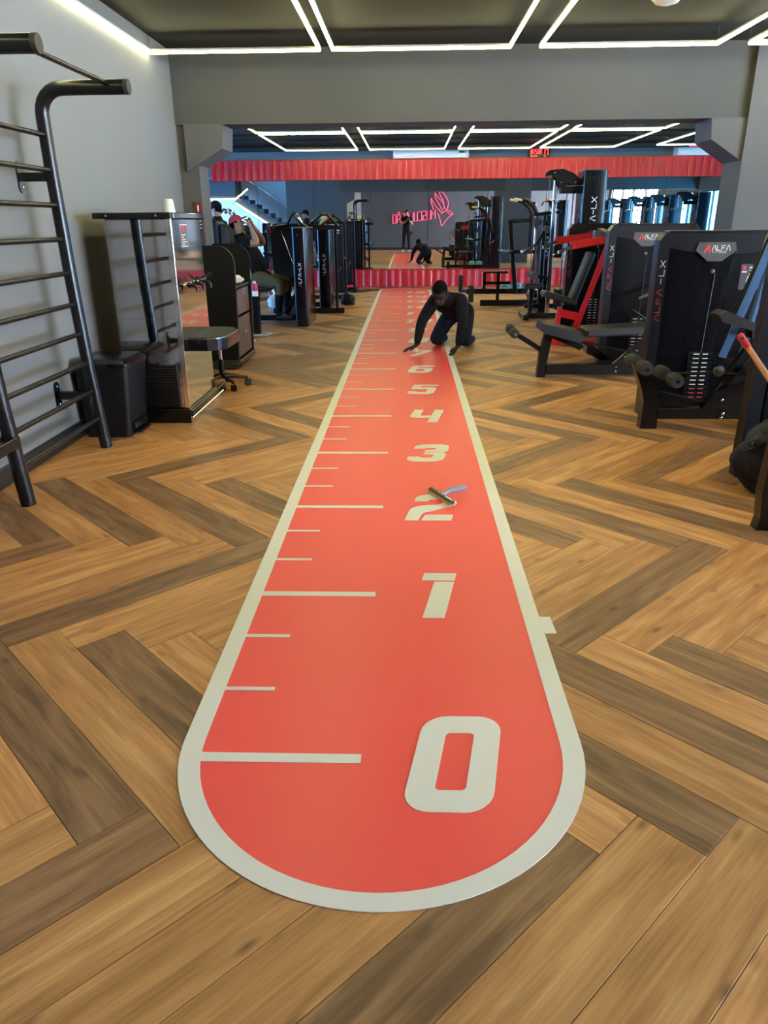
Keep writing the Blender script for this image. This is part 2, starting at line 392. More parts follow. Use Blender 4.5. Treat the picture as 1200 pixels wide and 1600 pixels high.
for i, (key, x, y, ang) in enumerate(planks):
    known = y < 5.2
    dark = key in DARK or (not known and rv.random() < 0.33)
    if view_weight(x, y) > 0 and i < 300:
        o = bpy.data.objects.new('plank', rv.choice(DV if dark else LV)); COL.objects.link(o)
        o.parent = floor; o.location = (x, y, 0); o.rotation_euler = (0, 0, ang + (math.pi if rv.random() < .5 else 0))
    else: rest.append((x, y, ang, dark))
bm = bmesh.new(); uvl = bm.loops.layers.uv.new('grain'); tl = bm.loops.layers.float_color.new('tone')
for x, y, ang, dark in rest:
    if x < XW-0.4 and y < 5.8 and y > YB+0.4 and x > -3.6: pass
    c, s_ = math.cos(ang), math.sin(ang); hx, hy = PL/2-0.0012, PW/2-0.0012
    T = []; ou, ov, k = rv.uniform(0, 50), rv.uniform(0, 50), rv.uniform(0.86, 1.1)
    L_ = [(-hx,-hy),(hx,-hy),(hx,hy),(-hx,hy)]
    T = [bm.verts.new((x+a*c-b*s_, y+a*s_+b*c, 0)) for a, b in L_]; B = [bm.verts.new((v.co.x, v.co.y, -0.0045)) for v in T]
    fs = [bm.faces.new(T)] + [bm.faces.new((B[i], B[(i+1)%4], T[(i+1)%4], T[i])) for i in range(4)]
    lut = {v: L_[i % 4] for i, v in enumerate(T+B)}
    for f in fs:
        f.material_index = 1 if dark else 0
        for l in f.loops: a, b = lut[l.vert]; l[uvl].uv = (a+ou, b+ov); l[tl] = (k, k, k, 1)
me = bpy.data.meshes.new('far_planks'); bm.to_mesh(me); bm.free(); me.materials.append(M['wood_light']); me.materials.append(M['wood_dark'])
fp = bpy.data.objects.new('far_planks', me); COL.objects.link(fp); fp.parent = floor; fp['kind'] = 'stuff'

struct(MB().box(XL-0.2, XR+0.2, YB-0.2, YM+0.2, ZC, ZC+0.2), 'ceiling', 'ceiling')
struct(MB().box(XW-0.16, XW, YB, 6.62, 0, ZC), 'wall_left', 'wall')
struct(MB().box(-4.2, -2.09, 6.62, 6.98, 0, ZC), 'wall_left_return', 'column')
struct(MB().box(XL-0.2, XR+0.2, YM, YM+0.2, 0, ZC), 'wall_mirror', 'wall')
struct(MB().box(XL-0.2, XR+0.2, YB-0.2, YB, 0, ZC), 'wall_back', 'wall_dark')
b = MB().box(XW, XW+0.018, YB, 6.62, 0, 0.115, .004).build('baseboard_left', 'base'); tag(b, kind='structure')
b = MB().box(-2.28, XR, YB, YB+0.018, 0, 0.13, .004).build('baseboard_back', 'base'); tag(b, kind='structure')
# concrete beam with a corbel at each end, and the column on the right
mb = MB(); mb.box(XW, 3.5, 6.6, 7.0, 2.36, ZC)
struct(mb, 'trim_beam', 'beam')
mb = MB(); mb.prism([(-2.2, 1.93), (-1.82, 2.14), (-1.80, 2.36), (-2.2, 2.36)], (0, 6.57, 0), (1,0,0), (0,0,1), (0, 0.46, 0))
struct(mb, 'trim_corbel_left', 'column')
mb = MB(); mb.prism([(3.06, 2.36), (3.08, 2.17), (3.44, 1.95), (3.6, 1.95), (3.6, 2.36)], (0, 6.57, 0), (1,0,0), (0,0,1), (0, 0.46, 0))
struct(mb, 'trim_corbel_right', 'column')
mb = MB(); mb.box(3.40, 4.30, 6.54, 7.02, 0, ZC)
struct(mb, 'wall_column', 'column')
struct(MB().box(4.3, XR, 6.6, 7.0, 2.36, ZC), 'trim_beam_right', 'beam')

# right wall with tall windows; outer left wall with windows
def window_wall(side, X, t, y0, y1, groups):
    """groups: (first window number, wy0, wy1, count, sill, head, pane material); openings follow each other along y"""
    x0, x1 = (X, X+t) if t > 0 else (X+t, X)
    mb = MB(); yy = y0
    for num, wy0, wy1, n, sill, head, pm in groups:
        mb.box(x0, x1, yy, wy0, 0, ZC); mb.box(x0, x1, wy0, wy1, 0, sill); mb.box(x0, x1, wy0, wy1, head, ZC); yy = wy1
        st = (wy1-wy0)/n
        for i in range(1, n): mb.box(x0, x1, wy0+i*st-0.06, wy0+i*st+0.06, sill, head)
        for i in range(n):
            a = wy0+i*st+(0.06 if i else 0); c = wy0+(i+1)*st-(0.06 if i < n-1 else 0); xm = X + t*0.5
            wnd = thing('window_%d' % (num+i), None, None, (xm, (a+c)/2, sill)); wnd['kind'] = 'structure'
            fr = MB()
            for (p, q, r, u) in ((a, c, sill, sill+.05), (a, c, head-.05, head), (a, a+.05, sill, head), (c-.05, c, sill, head), ((a+c)/2-.02, (a+c)/2+.02, sill, head)):
                fr.box(xm-.03, xm+.03, p, q, r, u)
            fr.build('window_frame', 'frame', wnd)
            pn = MB(); pn.faces([(xm, a, sill), (xm, c, sill), (xm, c, head), (xm, a, head)], [(0,1,2,3)]); pn.build('pane', pm, wnd)
    mb.box(x0, x1, yy, y1, 0, ZC); struct(mb, 'wall_'+side, 'wall')
window_wall('right', XR, 0.2, YB, YM, [(1, -4.7, 2.5, 4, 0.1, 2.85, 'pane_clear'), (5, 2.7, 15.8, 6, 0.25, 2.3, 'pane')])  # front group enlarged and left clear, shaped to bring more daylight near the camera
window_wall('outer_left', XL, -0.2, YB, YM, [(11, -4.0, 14.0, 7, 0.15, 2.6, 'pane_blue')])

# mirror wall: panels of mirror between a red valance and a red skirt
mir = thing('wall_mirror_panels', None, None, (1.3, 16.56, 0.36)); mir['kind'] = 'structure'
xs = [-4.72, -3.40, -2.10, -0.79, 0.51, 1.87, 3.2, 4.53, 5.86, 7.2]
TL = math.tan(math.radians(0.15))
for a, c in zip(xs, xs[1:]):
    g = 0.004; z0, z1 = 0.34, 2.42
    y0, y1 = 16.57, 16.57-(z1-z0)*TL
    mb = MB(); mb.faces([(a+g,y0,z0),(c-g,y0,z0),(c-g,y1,z1),(a+g,y1,z1),(a+g,y0+.012,z0),(c-g,y0+.012,z0),(c-g,y1+.012,z1),(a+g,y1+.012,z1)],
                        [(0,1,2,3),(4,7,6,5),(0,3,7,4),(1,5,6,2),(0,4,5,1),(3,2,6,7)])
    mb.build('mirror_panel', 'mirror', mir)

def sheet_row(name, label, x0, x1, z0, z1, y, wd, depth, lean, seedv):
    r = random.Random(seedv); root = thing(name, label, 'drape', ((x0+x1)/2, y, z0))
    n = int(round((x1-x0)/wd)); wd = (x1-x0)/n; meshes = []
    for v in range(4):
        bm = bmesh.new(); k = 6; rows = 3; grid = []
        for j in range(rows+1):
            row = []
            for i in range(k+1):
                u = i/k; bulge = depth*(math.sin(math.pi*u)**0.7)*(0.7+0.5*r.random())
                row.append(bm.verts.new(((u-0.5)*wd, -bulge - lean*(1-j/rows), (z1-z0)*j/rows)))
            grid.append(row)
        for j in range(rows):
            for i in range(k): bm.faces.new((grid[j][i], grid[j][i+1], grid[j+1][i+1], grid[j+1][i]))
        for i in (0, k):  # pale welded seam strip on each edge
            for j in range(rows):
                a, b_ = grid[j][i].co, grid[j+1][i].co; s_ = 0.006 if i == 0 else -0.006
                f = bm.faces.new([bm.verts.new(q) for q in (a+V((0,-.004,0)), a+V((s_,-.006,0)), b_+V((s_,-.006,0)), b_+V((0,-.004,0)))]); f.material_index = 1
        bmesh.ops.recalc_face_normals(bm, faces=bm.faces)
        me = bpy.data.meshes.new('sheet_panel'); bm.to_mesh(me); bm.free(); me.materials.append(M['redfab']); me.materials.append(M['redlight']); me.shade_smooth(); meshes.append(me)
    for i in range(n):
        o = bpy.data.objects.new('sheet_panel', r.choice(meshes)); COL.objects.link(o); o.parent = root
        o.location = (x0+(i+.5)*wd-(x0+x1)/2, r.uniform(-.006, .006), 0); o.scale = (1, r.uniform(.7, 1.4), 1)
    MB().box(x0, x1, y-.02-lean*0, y+.0, z1-.015, z1+.005).build('hem_rail', 'redfab', root)
    return root
sheet_row('red_valance', 'long red pleated plastic valance hung above the wall mirror', -4.4, 7.25, 2.325, 2.735, 16.50, 0.165, 0.02, 0.03, 5)
sheet_row('red_skirt', 'red pleated plastic skirt standing on the floor under the wall mirror', -4.6, 7.3, 0.006, 0.39, 16.50, 0.18, 0.02, 0.02, 6)

# ducts and conduits under the rear ceiling
for i, (y, z, r) in enumerate(((13.6, 2.93, .05), (14.6, 2.95, .035), (15.9, 2.92, .06))):
    o = MB().tube([(-8.9, y, z), (9.9, y, z)], r, 12).build('ceiling_pipe', 'ceiling', None, True)
    tag(o, ['middle black pipe of three under the rear ceiling', 'thinnest black pipe under the rear ceiling', 'thick black pipe under the rear ceiling nearest the mirror'][i] if i else 'foremost black pipe under the rear ceiling', 'pipe')

# ------------------------------------------------------------------ LED light frames
def led_frame(x0, x1, y0, y1, label, z=2.87, group='hanging LED light frames'):
    r = thing('led_light_frame', label, 'light', ((x0+x1)/2, (y0+y1)/2, z), group)
    hw = 0.0105 if y0 < 5 else 0.0065
    segs = [((x0, y1), (x1, y1)), ((x0, y0), (x0, y1)), ((x1, y0), (x1, y1))]
    if y0 > -1.2: segs.append(((x0, y0), (x1, y0)))
    for (a, b), (c, d) in segs:
        t = MB().beam((a, b, z), (c, d, z), 2*hw, 0.020 if y0 < 5 else 0.012, 0.002).build('led_strip', 'led', r)
        MB().beam((a, b, z+0.020), (c, d, z+0.020), 2*hw+.008, 0.018, 0.002).build('strip_profile', 'ledprof', r)
    for (a, b) in ((x0, y1), (x1, y1), (x0, (y0+y1)/2), (x1, (y0+y1)/2)):
        MB().tube([(a, b, z+.03), (a, b, ZC)], 0.003, 5).build('hanging_wire', 'chrome', r)
    return r
for i, (a, c) in enumerate(((-2.27, -0.73), (-0.61, 0.97), (1.24, 2.79), (3.07, 4.62), (4.9, 6.45))):
    led_frame(a, c, 1.0, 5.95, ['front LED light frame along the left wall', 'second front LED light frame from the left, over the lane',
      'front LED light frame over the first machines on the right', 'front LED light frame cut by the right picture edge', 'front LED light frame beyond the right picture edge'][i])
for i, (a, c) in enumerate(((-2.55, -1.02), (-0.76, 0.83), (1.13, 2.64), (2.86, 4.40))):
    n = ['leftmost', 'second', 'third', 'fourth'][i]
    led_frame(a, c, 12.62, 15.75, n+' LED light frame from the left, rear row near the mirror')
    led_frame(a, c, 9.3, 12.42, n+' LED light frame from the left, row just behind the beam')
led_frame(5.2, 6.8, 9.0, 12.0, 'LED light frame behind the right corbel')
led_frame(5.2, 6.8, 12.4, 15.4, 'LED light frame above the right air conditioner')
# round ceiling lamp
t = thing('ceiling_lamp', 'round white flush lamp on the black ceiling at top right', 'lamp', (2.03, 5.0, ZC))
MB().lathe([(0.12, 0), (0.12, -.02), (0.105, -.035)], (2.03, 5.0, ZC), 28).build('lamp_rim', 'white', t, True)
MB().lathe([(0.10, -.034), (0.085, -.055), (0.04, -.068), (0.005, -.07)], (2.03, 5.0, ZC), 28).build('diffuser', 'white', t, True)

# air conditioners and clock on the mirror wall
def aircon(x0, x1, label):
    t = thing('air_conditioner', label, 'air conditioner', ((x0+x1)/2, 16.4, 2.745))
    mb = MB(); mb.prism([(16.64, 2.745), (16.38, 2.745), (16.33, 2.80), (16.33, 2.94), (16.37, 2.98), (16.64, 2.98)], (x0, 0, 0), (0,1,0), (0,0,1), (x1-x0, 0, 0)); mb.build('casing', 'white', t)
    MB().box(x0+.06, x1-.06, 16.335, 16.375, 2.747, 2.785, .005).build('louver', 'white', t)
    MB().box(x1-.22, x1-.1, 16.322, 16.33, 2.84, 2.87).build('display', 'blackg', t)
    for q in range(3): MB().box(x0+.05, x1-.05, 16.324, 16.33, 2.88+.02*q, 2.886+.02*q).build('grille_slat', 'ledprof', t)
aircon(-0.27, 1.40, 'white split air conditioner above the valance, over the lane')
aircon(5.95, 7.15, 'white split air conditioner above the valance at the far right')
t = thing('wall_clock', 'black digital wall clock with red numerals above the valance', 'clock', (2.98, 16.62, 2.745))
MB().box(2.75, 3.22, 16.57, 16.63, 2.745, 2.955, .008).build('clock_case', 'blackg', t)
SEG = {'0':'abcdef','1':'bc','2':'abged','3':'abgcd','4':'fgbc','5':'afgcd','6':'afgedc','7':'abc','8':'abcdefg','9':'abcdfg'}
def seg7(mb, ch, x, z, w_, h, th):
    P = {'a':(x,z+h,x+w_,z+h),'b':(x+w_,z+h/2,x+w_,z+h),'c':(x+w_,z,x+w_,z+h/2),'d':(x,z,x+w_,z),'e':(x,z,x,z+h/2),'f':(x,z+h/2,x,z+h),'g':(x,z+h/2,x+w_,z+h/2)}
    for k in SEG[ch]:
        a = P[k]; mb.box(a[0]-th/2, a[2]+th/2, 16.562, 16.57, a[1]-th/2, a[3]+th/2)
x = 2.79
for ch in '8:58:17':
    mb = MB()
    if ch == ':':
        for z in (2.845, 2.885): mb.box(x-.005, x+.008, 16.562, 16.57, z, z+.012)
        mb.build('colon', 'digit', t); x += 0.026
    else: seg7(mb, ch, x, 2.822, 0.042, 0.082, 0.010); mb.build('digit', 'digit', t); x += 0.072
mb = MB()
for q in range(5): mb.box(2.79+q*.04+(.14 if q > 3 else 0), 2.81+q*.04+(.14 if q > 3 else 0), 16.562, 16.57, 2.768, 2.782)
mb.build('small_row', 'digit', t)

t = thing('red_light_strip', 'thin red light strip before the air conditioner at the far right', 'light', (6.3, 15.2, 2.83))
MB().tube([(5.80, 15.2, 2.83), (6.75, 15.2, 2.83)], .014, 8).build('strip_tube', 'neon', t, True)
for x in (5.85, 6.7): MB().tube([(x, 15.2, 2.84), (x, 15.2, ZC)], .003, 5).build('hanging_wire', 'chrome', t)
# ------------------------------------------------------------------ red measuring lane stuck on the floor
lane = thing('floor_lane', 'long red measuring lane with white border and numbers stuck to the wooden floor', 'floor sticker', (0, 0, 0))
R0, R1, YA, YE = 0.5853, 0.5234, 0.085, 15.55
def stadium(r, n=40, ex=0): return arc(0, YA, r, 180, 360, n, r+ex) + arc(0, YE, r, 0, 180, n, r+ex)
def put(o, name, parent=lane): o.name = name; o.parent = parent; return o
put(curve_mesh('white_border', [stadium(R0), stadium(R1, ex=0.012)], 'white_v', 0.0014, 0.002), 'white_border')
put(curve_mesh('red_field', [stadium(R1+.002, ex=0.012)], 'red', 0.0008, 0.0014), 'red_field')
for k in range(0, 16):
    MB().box(-0.5234, -0.056, k-.019, k+.019, 0.0012, 0.0030).build('long_tick', 'white_v', lane)
    if k < 15:
        for f in (1/3, 2/3): MB().box(-0.5234, -0.36, k+f-.0095, k+f+.0095, 0.0012, 0.0028).build('short_tick', 'white_v', lane)
# wide slanted stencil numerals, drawn in a cell of 0.24 x 0.40 m
def D(*p): return list(p)
GL = {
 '0': [rrect(-.12,-.20,.12,.20,.075), rrect(-.042,-.12,.042,.12,.014)],
 '1': [[(-.10,.13),(-.10,.20),(.04,.20),(.04,.13)], [(-.045,-.19),(.04,-.19),(.04,.118),(-.045,.118)]],
 '2': [[(-.12,-.19),(-.05,-.19)] + arc(0.0,-.11,.045,180,95,5) + [(.04,-.03)] + arc(.06,.06,.06,-80,80,6) + [(.03,.20),(-.06,.20)] + arc(-.06,.13,.06,90,170,5)[1:] + [(-.115,.09),(-.045,.09)] + [(-.035,.115),(.025,.115),(.04,.10),(.04,.06),(.02,.035),(-.04,.03)] + arc(-.05,-.05,.07,90,180,5)[1:], [(-.035,-.19),(.12,-.19),(.12,-.11),(-.025,-.11)]],
 '3': [[(-.115,.10),(-.115,.13)] + arc(-.05,.13,.065,180,90,4) + arc(.05,.13,.07,90,0,5) + [(.12,.08)] + arc(.07,.06,.05,0,-60,4) + [(-.03,.02),(-.03,.065),(.02,.07),(.04,.09),(.03,.115),(-.035,.115),(-.045,.10)], [(-.03,.008),(.10,.008),(.12,-.03),(.12,-.11)] + arc(.05,-.12,.07,0,-90,5) + arc(-.05,-.12,.07,-90,-180,5) + [(-.12,-.085),(-.045,-.085),(-.035,-.11),(.03,-.11),(.04,-.09),(.04,-.05),(.02,-.035),(-.03,-.035)]],
 '4': [[(-.12,.20),(-.12,0)] + arc(-.06,0,.06,180,270,5)[1:] + [(.045,-.06),(.12,-.06),(.12,.20),(.045,.20),(.045,.01),(-.03,.01),(-.045,.025),(-.045,.20)], [(.045,-.20),(.12,-.20),(.12,-.068),(.045,-.068)]],
 '5': [[(-.115,.14),(-.115,.20),(.12,.20),(.12,.14)], [(-.115,.13),(-.115,.0),(.03,.0),(.045,-.02),(.045,-.10),(.03,-.12),(-.03,-.12),(-.045,-.105),(-.045,-.09),(-.12,-.09)] + arc(-.05,-.13,.07,180,270,5) + arc(.05,-.13,.07,270,360,5) + arc(.06,.02,.06,0,90,5) + [(-.04,.08),(-.04,.13)]],
 '6': [arc(.05,.13,.07,0,90,5)[3:] + arc(-.05,.13,.07,90,180,5) + arc(-.05,-.13,.07,180,270,5) + arc(.05,-.13,.07,270,360,5) + arc(.06,.0,.06,0,90,5) + [(-.04,.06),(-.04,.10),(-.03,.12),(.11,.12),(.12,.16)], rrect(-.045,-.12,.045,-.01,.014)],
 '7': [[(-.12,.12),(-.12,.20),(.12,.20),(.12,.13),(.10,.12)], [(.02,.11),(.10,.11),(-.01,-.20),(-.10,-.20)]],
 '8': [rrect(-.12,-.20,.12,.20,.07), rrect(-.04,.045,.04,.12,.012), rrect(-.042,-.12,.042,-.02,.012)],
 '9': [[(-x, -y) for x, y in arc(.05,.13,.07,0,90,5)[3:] + arc(-.05,.13,.07,90,180,5) + arc(-.05,-.13,.07,180,270,5) + arc(.05,-.13,.07,270,360,5) + arc(.06,.0,.06,0,90,5) + [(-.04,.06),(-.04,.10),(-.03,.12),(.11,.12),(.12,.16)]], rrect(-.045,.01,.045,.12,.014)],
}
SH = 0.18
for k in range(0, 16):
    st = str(k)
    for j, ch in enumerate(st):
        cx = 0.213 if len(st) == 1 else (0.115 if j == 0 else 0.335)
        wdt = 1.0 if len(st) == 1 else 0.86
        loops = [[(cx + x*wdt + SH*y, k + y) for x, y in lp] for lp in GL[ch]]
        put(curve_mesh('numeral', loops, 'white_v', 0.0018, 0.002), 'numeral')
# loose square of white vinyl at the right edge
o = MB().box(-.022, .022, -.062, .062, 0.0002, 0.0012).build('vinyl_offcut', 'white_v'); o.location = (0.607, 0.765, 0.0); o.rotation_euler = (0, 0, 0.03)
tag(o, 'small white vinyl offcut on the wood against the right lane border', 'sticker')
# squeegee lying on the numeral 2
sq = thing('squeegee', 'small hand squeegee lying on the white number 2 of the lane', 'squeegee', (0.26, 2.12, 0.003))
a, b = V((0.205, 2.235, 0.02)), V((0.315, 2.02, 0.02))
mb = MB(); mb.beam(a, b, 0.030, 0.022, .003); mb.build('blade_holder', 'squeegee', sq)
MB().beam(a+V((-.013,-.006,-.008)), b+V((-.013,-.006,-.008)), 0.004, 0.018, .0005).build('blade', 'yellow', sq)
MB().beam(a+V((.0,.0,.012)), b+V((.0,.0,.012)), 0.006, 0.004, .0005).build('blade_clip', 'chrome', sq)
MB().tube([(0.262, 2.13, 0.026), (0.285, 2.15, 0.03), (0.31, 2.17, 0.036), (0.36, 2.185, 0.042), (0.40, 2.205, 0.043)], [.008, .012, .016, .018, .016], 12).build('handle', 'bluepl', sq, True)
# ------------------------------------------------------------------ left side: stall bars, water dispenser, bin, stool, desk
t = thing('stall_bars', 'tall black steel wall rack of round rungs with bent top arms, at the left wall', 'exercise rack', (-2.05, 2.58, 0))
def bent(y):
    pts = [(-2.005, y, 0.0), (-2.045, y, 0.55), (-2.07, y, 1.1), (-2.085, y, 1.7), (-2.088, y, 2.0)]
    for a in range(0, 91, 15):
        q = math.radians(a); pts.append((-2.088+0.135-0.135*math.cos(q), y, 2.035+0.135*math.sin(q)))
    return pts + [(-1.8, y, 2.172), (-1.575, y, 2.172)]
for y in (2.02, 3.14):
    u = MB().tube(bent(y), 0.040, 18).build('upright', 'blackm', t, True)
    MB().lathe([(0.0405, 0.0), (0.041, 0.004), (0.041, 0.022), (0.0405, 0.026)], (-1.578, y, 2.172), 18, 'X').build('end_cap', 'rubber', u, True)
    for z in (0.36, 1.70):
        xx = -2.05 if z < 1 else -2.085
        br = MB().beam((-2.27, y, z), (xx, y, z), 0.05, 0.05, .003).build('wall_bracket', 'blackm', t)
        mb = MB(); mb.prism(rrect(-.035, -.09, .035, .09, .034, 5), (-2.29, y, z), (0,1,0), (0,0,1), (.010, 0, 0)); mb.build('bracket_plate', 'blackm', br)
        for dz in (-.06, .06): MB().lathe([(.009, 0), (.009, .006), (.004, .008)], (-2.281, y, z+dz), 8, 'X').build('bolt', 'chrome', br)
def ux(z): # x of the uprights at height z
    P = [(-2.005, 0), (-2.045, .55), (-2.07, 1.1), (-2.085, 1.7), (-2.088, 2.0)]
    for (x0, z0), (x1, z1) in zip(P, P[1:]):
        if z <= z1: return x0 + (x1-x0)*(z-z0)/(z1-z0)
    return -2.088
for z in (0.21, 0.395, 0.58, 0.77, 0.955, 1.145, 1.345, 1.54, 1.735, 1.925):
    MB().tube([(ux(z), 2.02, z), (ux(z), 3.14, z)], 0.0155, 12).build('rung', 'blackm', t, True)
MB().tube([(-1.68, 2.02, 2.19), (-1.68, 3.14, 2.19)], 0.0145, 12).build('pull_up_bar', 'blackm', t, True)
MB().beam((-2.0, 1.2, 0.36), (-2.0, 2.02, 0.36), 0.04, 0.06).build('side_bar', 'blackm', t)

# stainless water dispenser
t = thing('water_dispenser', 'mirror-polished steel water dispenser with drip tray and taps against the left wall', 'water dispenser', (-1.85, 4.3, 0))
X0, X1, Y0, Y1, H = -2.07, -1.60, 3.81, 4.62, 1.465
MB().box(X0, X1-.01, Y0+.004, Y1, 0.11, H, .006).build('body', 'brushed', t)
MB().box(X0, X1-.035, Y0-.001, Y0+.004, 0.78, H-.01, .001).build('side_panel', 'brushed', t)
MB().box(X0, X1-.035, Y0-.001, Y0+.004, 0.12, 0.777, .001).build('lower_side_panel', 'brushed', t)
MB().box(X1-.01, X1+.002, Y0+.03, Y1-.03, 0.12, H-.01, .001).build('front_panel', 'steel', t)
MB().box(X1-.035, X1+.006, Y0-.004, Y0+.02, 0.11, H, .003).build('corner_trim', 'chrome', t)
tp = MB().box(X0-.06, X1+.02, Y0-.05, Y1+.02, H, H+.04, .004).build('top_panel', 'blackpanel', t)
MB().box(X1-.02, X1+.026, Y0+.02, Y1+.02, H+.002, H+.038, .003).build('top_edge', 'steel', tp)
for y in (Y0-.052,):
    for x in (X0+.04, X1-.08): MB().lathe([(.008, 0), (.008, -.004)], (x, y, H+.02), 8, 'Y').build('screw', 'chrome', tp)
bs = MB().box(X0-.02, X1+.01, Y0-.03, Y1, 0.0, 0.11, .004).build('base_plinth', 'blackg', t)
MB().box(X1+.01, X1+.03, Y0-.03, Y1+.25, 0.0, 0.05, .003).build('plinth_edge', 'steel', bs)
MB().box(X1+.0, X1+.028, Y0-.02, Y1+.25, 0.05, 0.10, .003).build('plinth_front', 'blackg', bs)
g = MB().box(X0-.01, X1-.06, Y0-.018, Y0-.001, 0.12, 0.44, .004).build('vent_frame', 'blackpanel', t)
for i in range(14):
    z = 0.145 + i*0.0205
    MB().box(X0+.01, X1-.085, Y0-.027, Y0-.017, z, z+.010, .002).build('vent_slat', 'blackm', g)
MB().box(X0+.1, X1-.2, Y0-.022, Y0-.012, 0.44, 0.455, .002).build('vent_handle', 'blackm', g)
# drip tray, half round
L_ = [(0, -.36)] + [(.17, -.36)] + arc(.13, -.2, .16, -60, 0, 5, .16)[1:] + [(.295, .2)] + arc(.13, .2, .16, 0, 60, 5, .16)[:-1] + [(.17, .36), (0, .36)]
ty = 4.22
tr = MB(); tr.prism(L_, (X1, ty, 0.535), (1,0,0), (0,1,0), (0,0,.085)); tr = tr.build('drip_tray', 'blackg', t)
MB().prism([(a*.96, b*.96) for a, b in L_], (X1, ty, 0.62), (1,0,0), (0,1,0), (0,0,.006)).build('tray_rim', 'steel', tr)
MB().prism([(a*.90+.004, b*.9) for a, b in L_], (X1, ty, 0.6262), (1,0,0), (0,1,0), (0,0,.003)).build('tray_grid', 'rubber', tr)
mb = MB()
for y in (4.02, 4.22, 4.42):
    tap = MB().tube([(X1, y, 1.0), (X1+.06, y, 1.0), (X1+.085, y, .985), (X1+.09, y, .95)], [.014, .014, .013, .010], 10).build('tap', 'blackm', t, True)
    MB().tube([(X1+.055, y, 1.005), (X1+.06, y, 1.04), (X1+.10, y+.02, 1.055)], [.012, .010, .012], 8).build('tap_lever', 'blackm', tap, True)
    MB().lathe([(.022, 0), (.022, .012), (.016, .016)], (X1, y, 1.0), 12, 'X').build('tap_flange', 'chrome', tap, True)
nt_ = MB().box(X1+.002, X1+.004, 4.02, 4.20, 1.27, 1.425).build('notice', 'placard', t)
mb = MB(); mb.ribbon([(4.022, 1.272), (4.198, 1.272), (4.198, 1.423), (4.022, 1.423), (4.022, 1.272)], .006, (X1+.0045, 0, 0), (0,1,0), (0,0,1), (0,0,0)); mb.build('notice_border', 'logo_white', nt_)
mb = MB(); mb.box(X1+.004, X1+.0048, 4.06, 4.14, 1.375, 1.415); mb.build('notice_mark', 'logo_red', nt_)
mb = MB()
for i in range(5): mb.box(X1+.004, X1+.0048, 4.05, 4.05+(.11, .05, .1, .12, .07)[i], 1.35-.017*i, 1.357-.017*i)
mb.build('notice_text', 'logo_white', nt_)
# cup on top
t = thing('plastic_cup', 'upturned clear plastic cup on top of the steel water dispenser', 'cup', (-1.67, 4.05, H+.042))
MB().lathe([(.044, 0), (.0455, .004), (.044, .008), (.036, .075), (.031, .088), (.029, .090)], (-1.67, 4.05, H+.042), 20).build('cup_wall', 'cup', t, True)
MB().lathe([(.046, 0), (.047, .003), (.046, .006)], (-1.67, 4.05, H+.042), 20).build('cup_rim', 'cup', t, True)

# pedal bin
t = thing('pedal_bin', 'tapered black plastic waste bin between the wall rack and the water dispenser', 'bin', (-2.08, 3.57, 0))
bm_ = MB()
def ring(x0, x1, y0, y1, z, r): return [V((x, y, z)) for x, y in rrect(x0, y0, x1, y1, r, 4)]
rings = [ring(-2.235, -1.925, 3.38, 3.755, 0.0, .03), ring(-2.245, -1.90, 3.37, 3.765, .20, .035), ring(-2.255, -1.875, 3.355, 3.775, .50, .04)]
n = len(rings[0]); vs = [[bm_.bm.verts.new(v) for v in r] for r in rings]
for A, B in zip(vs, vs[1:]):
    for j in range(n): bm_.bm.faces.new((A[j], A[(j+1)%n], B[(j+1)%n], B[j]))
bm_.bm.faces.new(vs[0][::-1]); bm_.bm.faces.new(vs[-1]); bm_.build('bucket', 'blackpanel', t, True)
bm_ = MB(); rings = [ring(-2.262, -1.868, 3.348, 3.782, .50, .042), ring(-2.262, -1.868, 3.348, 3.782, .53, .042), ring(-2.24, -1.90, 3.38, 3.75, .556, .04)]
vs = [[bm_.bm.verts.new(v) for v in r] for r in rings]
for A, B in zip(vs, vs[1:]):
    for j in range(n): bm_.bm.faces.new((A[j], A[(j+1)%n], B[(j+1)%n], B[j]))
bm_.bm.faces.new(vs[0][::-1]); bm_.bm.faces.new(vs[-1]); bm_.build('lid', 'blackg', t, True)
MB().box(-1.93, -1.86, 3.45, 3.66, .015, .035, .006).build('pedal', 'blackm', t)
MB().box(-1.915, -1.885, 3.43, 3.68, .05, .10, .006).build('pedal_housing', 'blackm', t)

# office stool behind the dispenser
t = thing('office_stool', 'black swivel stool on a five-star castor base beside the water dispenser', 'stool', (-1.66, 5.12, 0))
c = V((-1.66, 5.12, 0))
MB().tube([(c.x, c.y, .09), (c.x, c.y, .26)], .026, 12).build('gas_column', 'blackm', t, True)
MB().tube([(c.x, c.y, .26), (c.x, c.y, .46)], .016, 12).build('column_rod', 'chrome', t, True)
for i in range(5):
    a = math.radians(72*i+20); d = V((math.cos(a), math.sin(a), 0)); p = c + d*0.235
    leg = MB().tube([c+V((0,0,.105)), c+d*.12+V((0,0,.095)), p+V((0,0,.075))], [.022, .017, .013], 8).build('base_leg', 'blackm', t, True)
    q = V((-d.y, d.x, 0))
    for s_ in (-1, 1): MB().beam(p+q*(.012*s_)-q*.008+V((0,0,.03)), p+q*(.012*s_)+q*.008+V((0,0,.03)), .06, .06, .02).build('castor', 'rubber', leg)
mb = MB(); mb.lathe([(.15, .46), (.185, .475), (.19, .505), (.17, .53), (.05, .54)], (c.x, c.y, 0), 24); mb.build('seat', 'pad', t, True)
MB().tube([(c.x+.03, c.y-.03, .44), (c.x+.13, c.y-.10, .435)], .007, 8).build('height_lever', 'blackm', t, True)

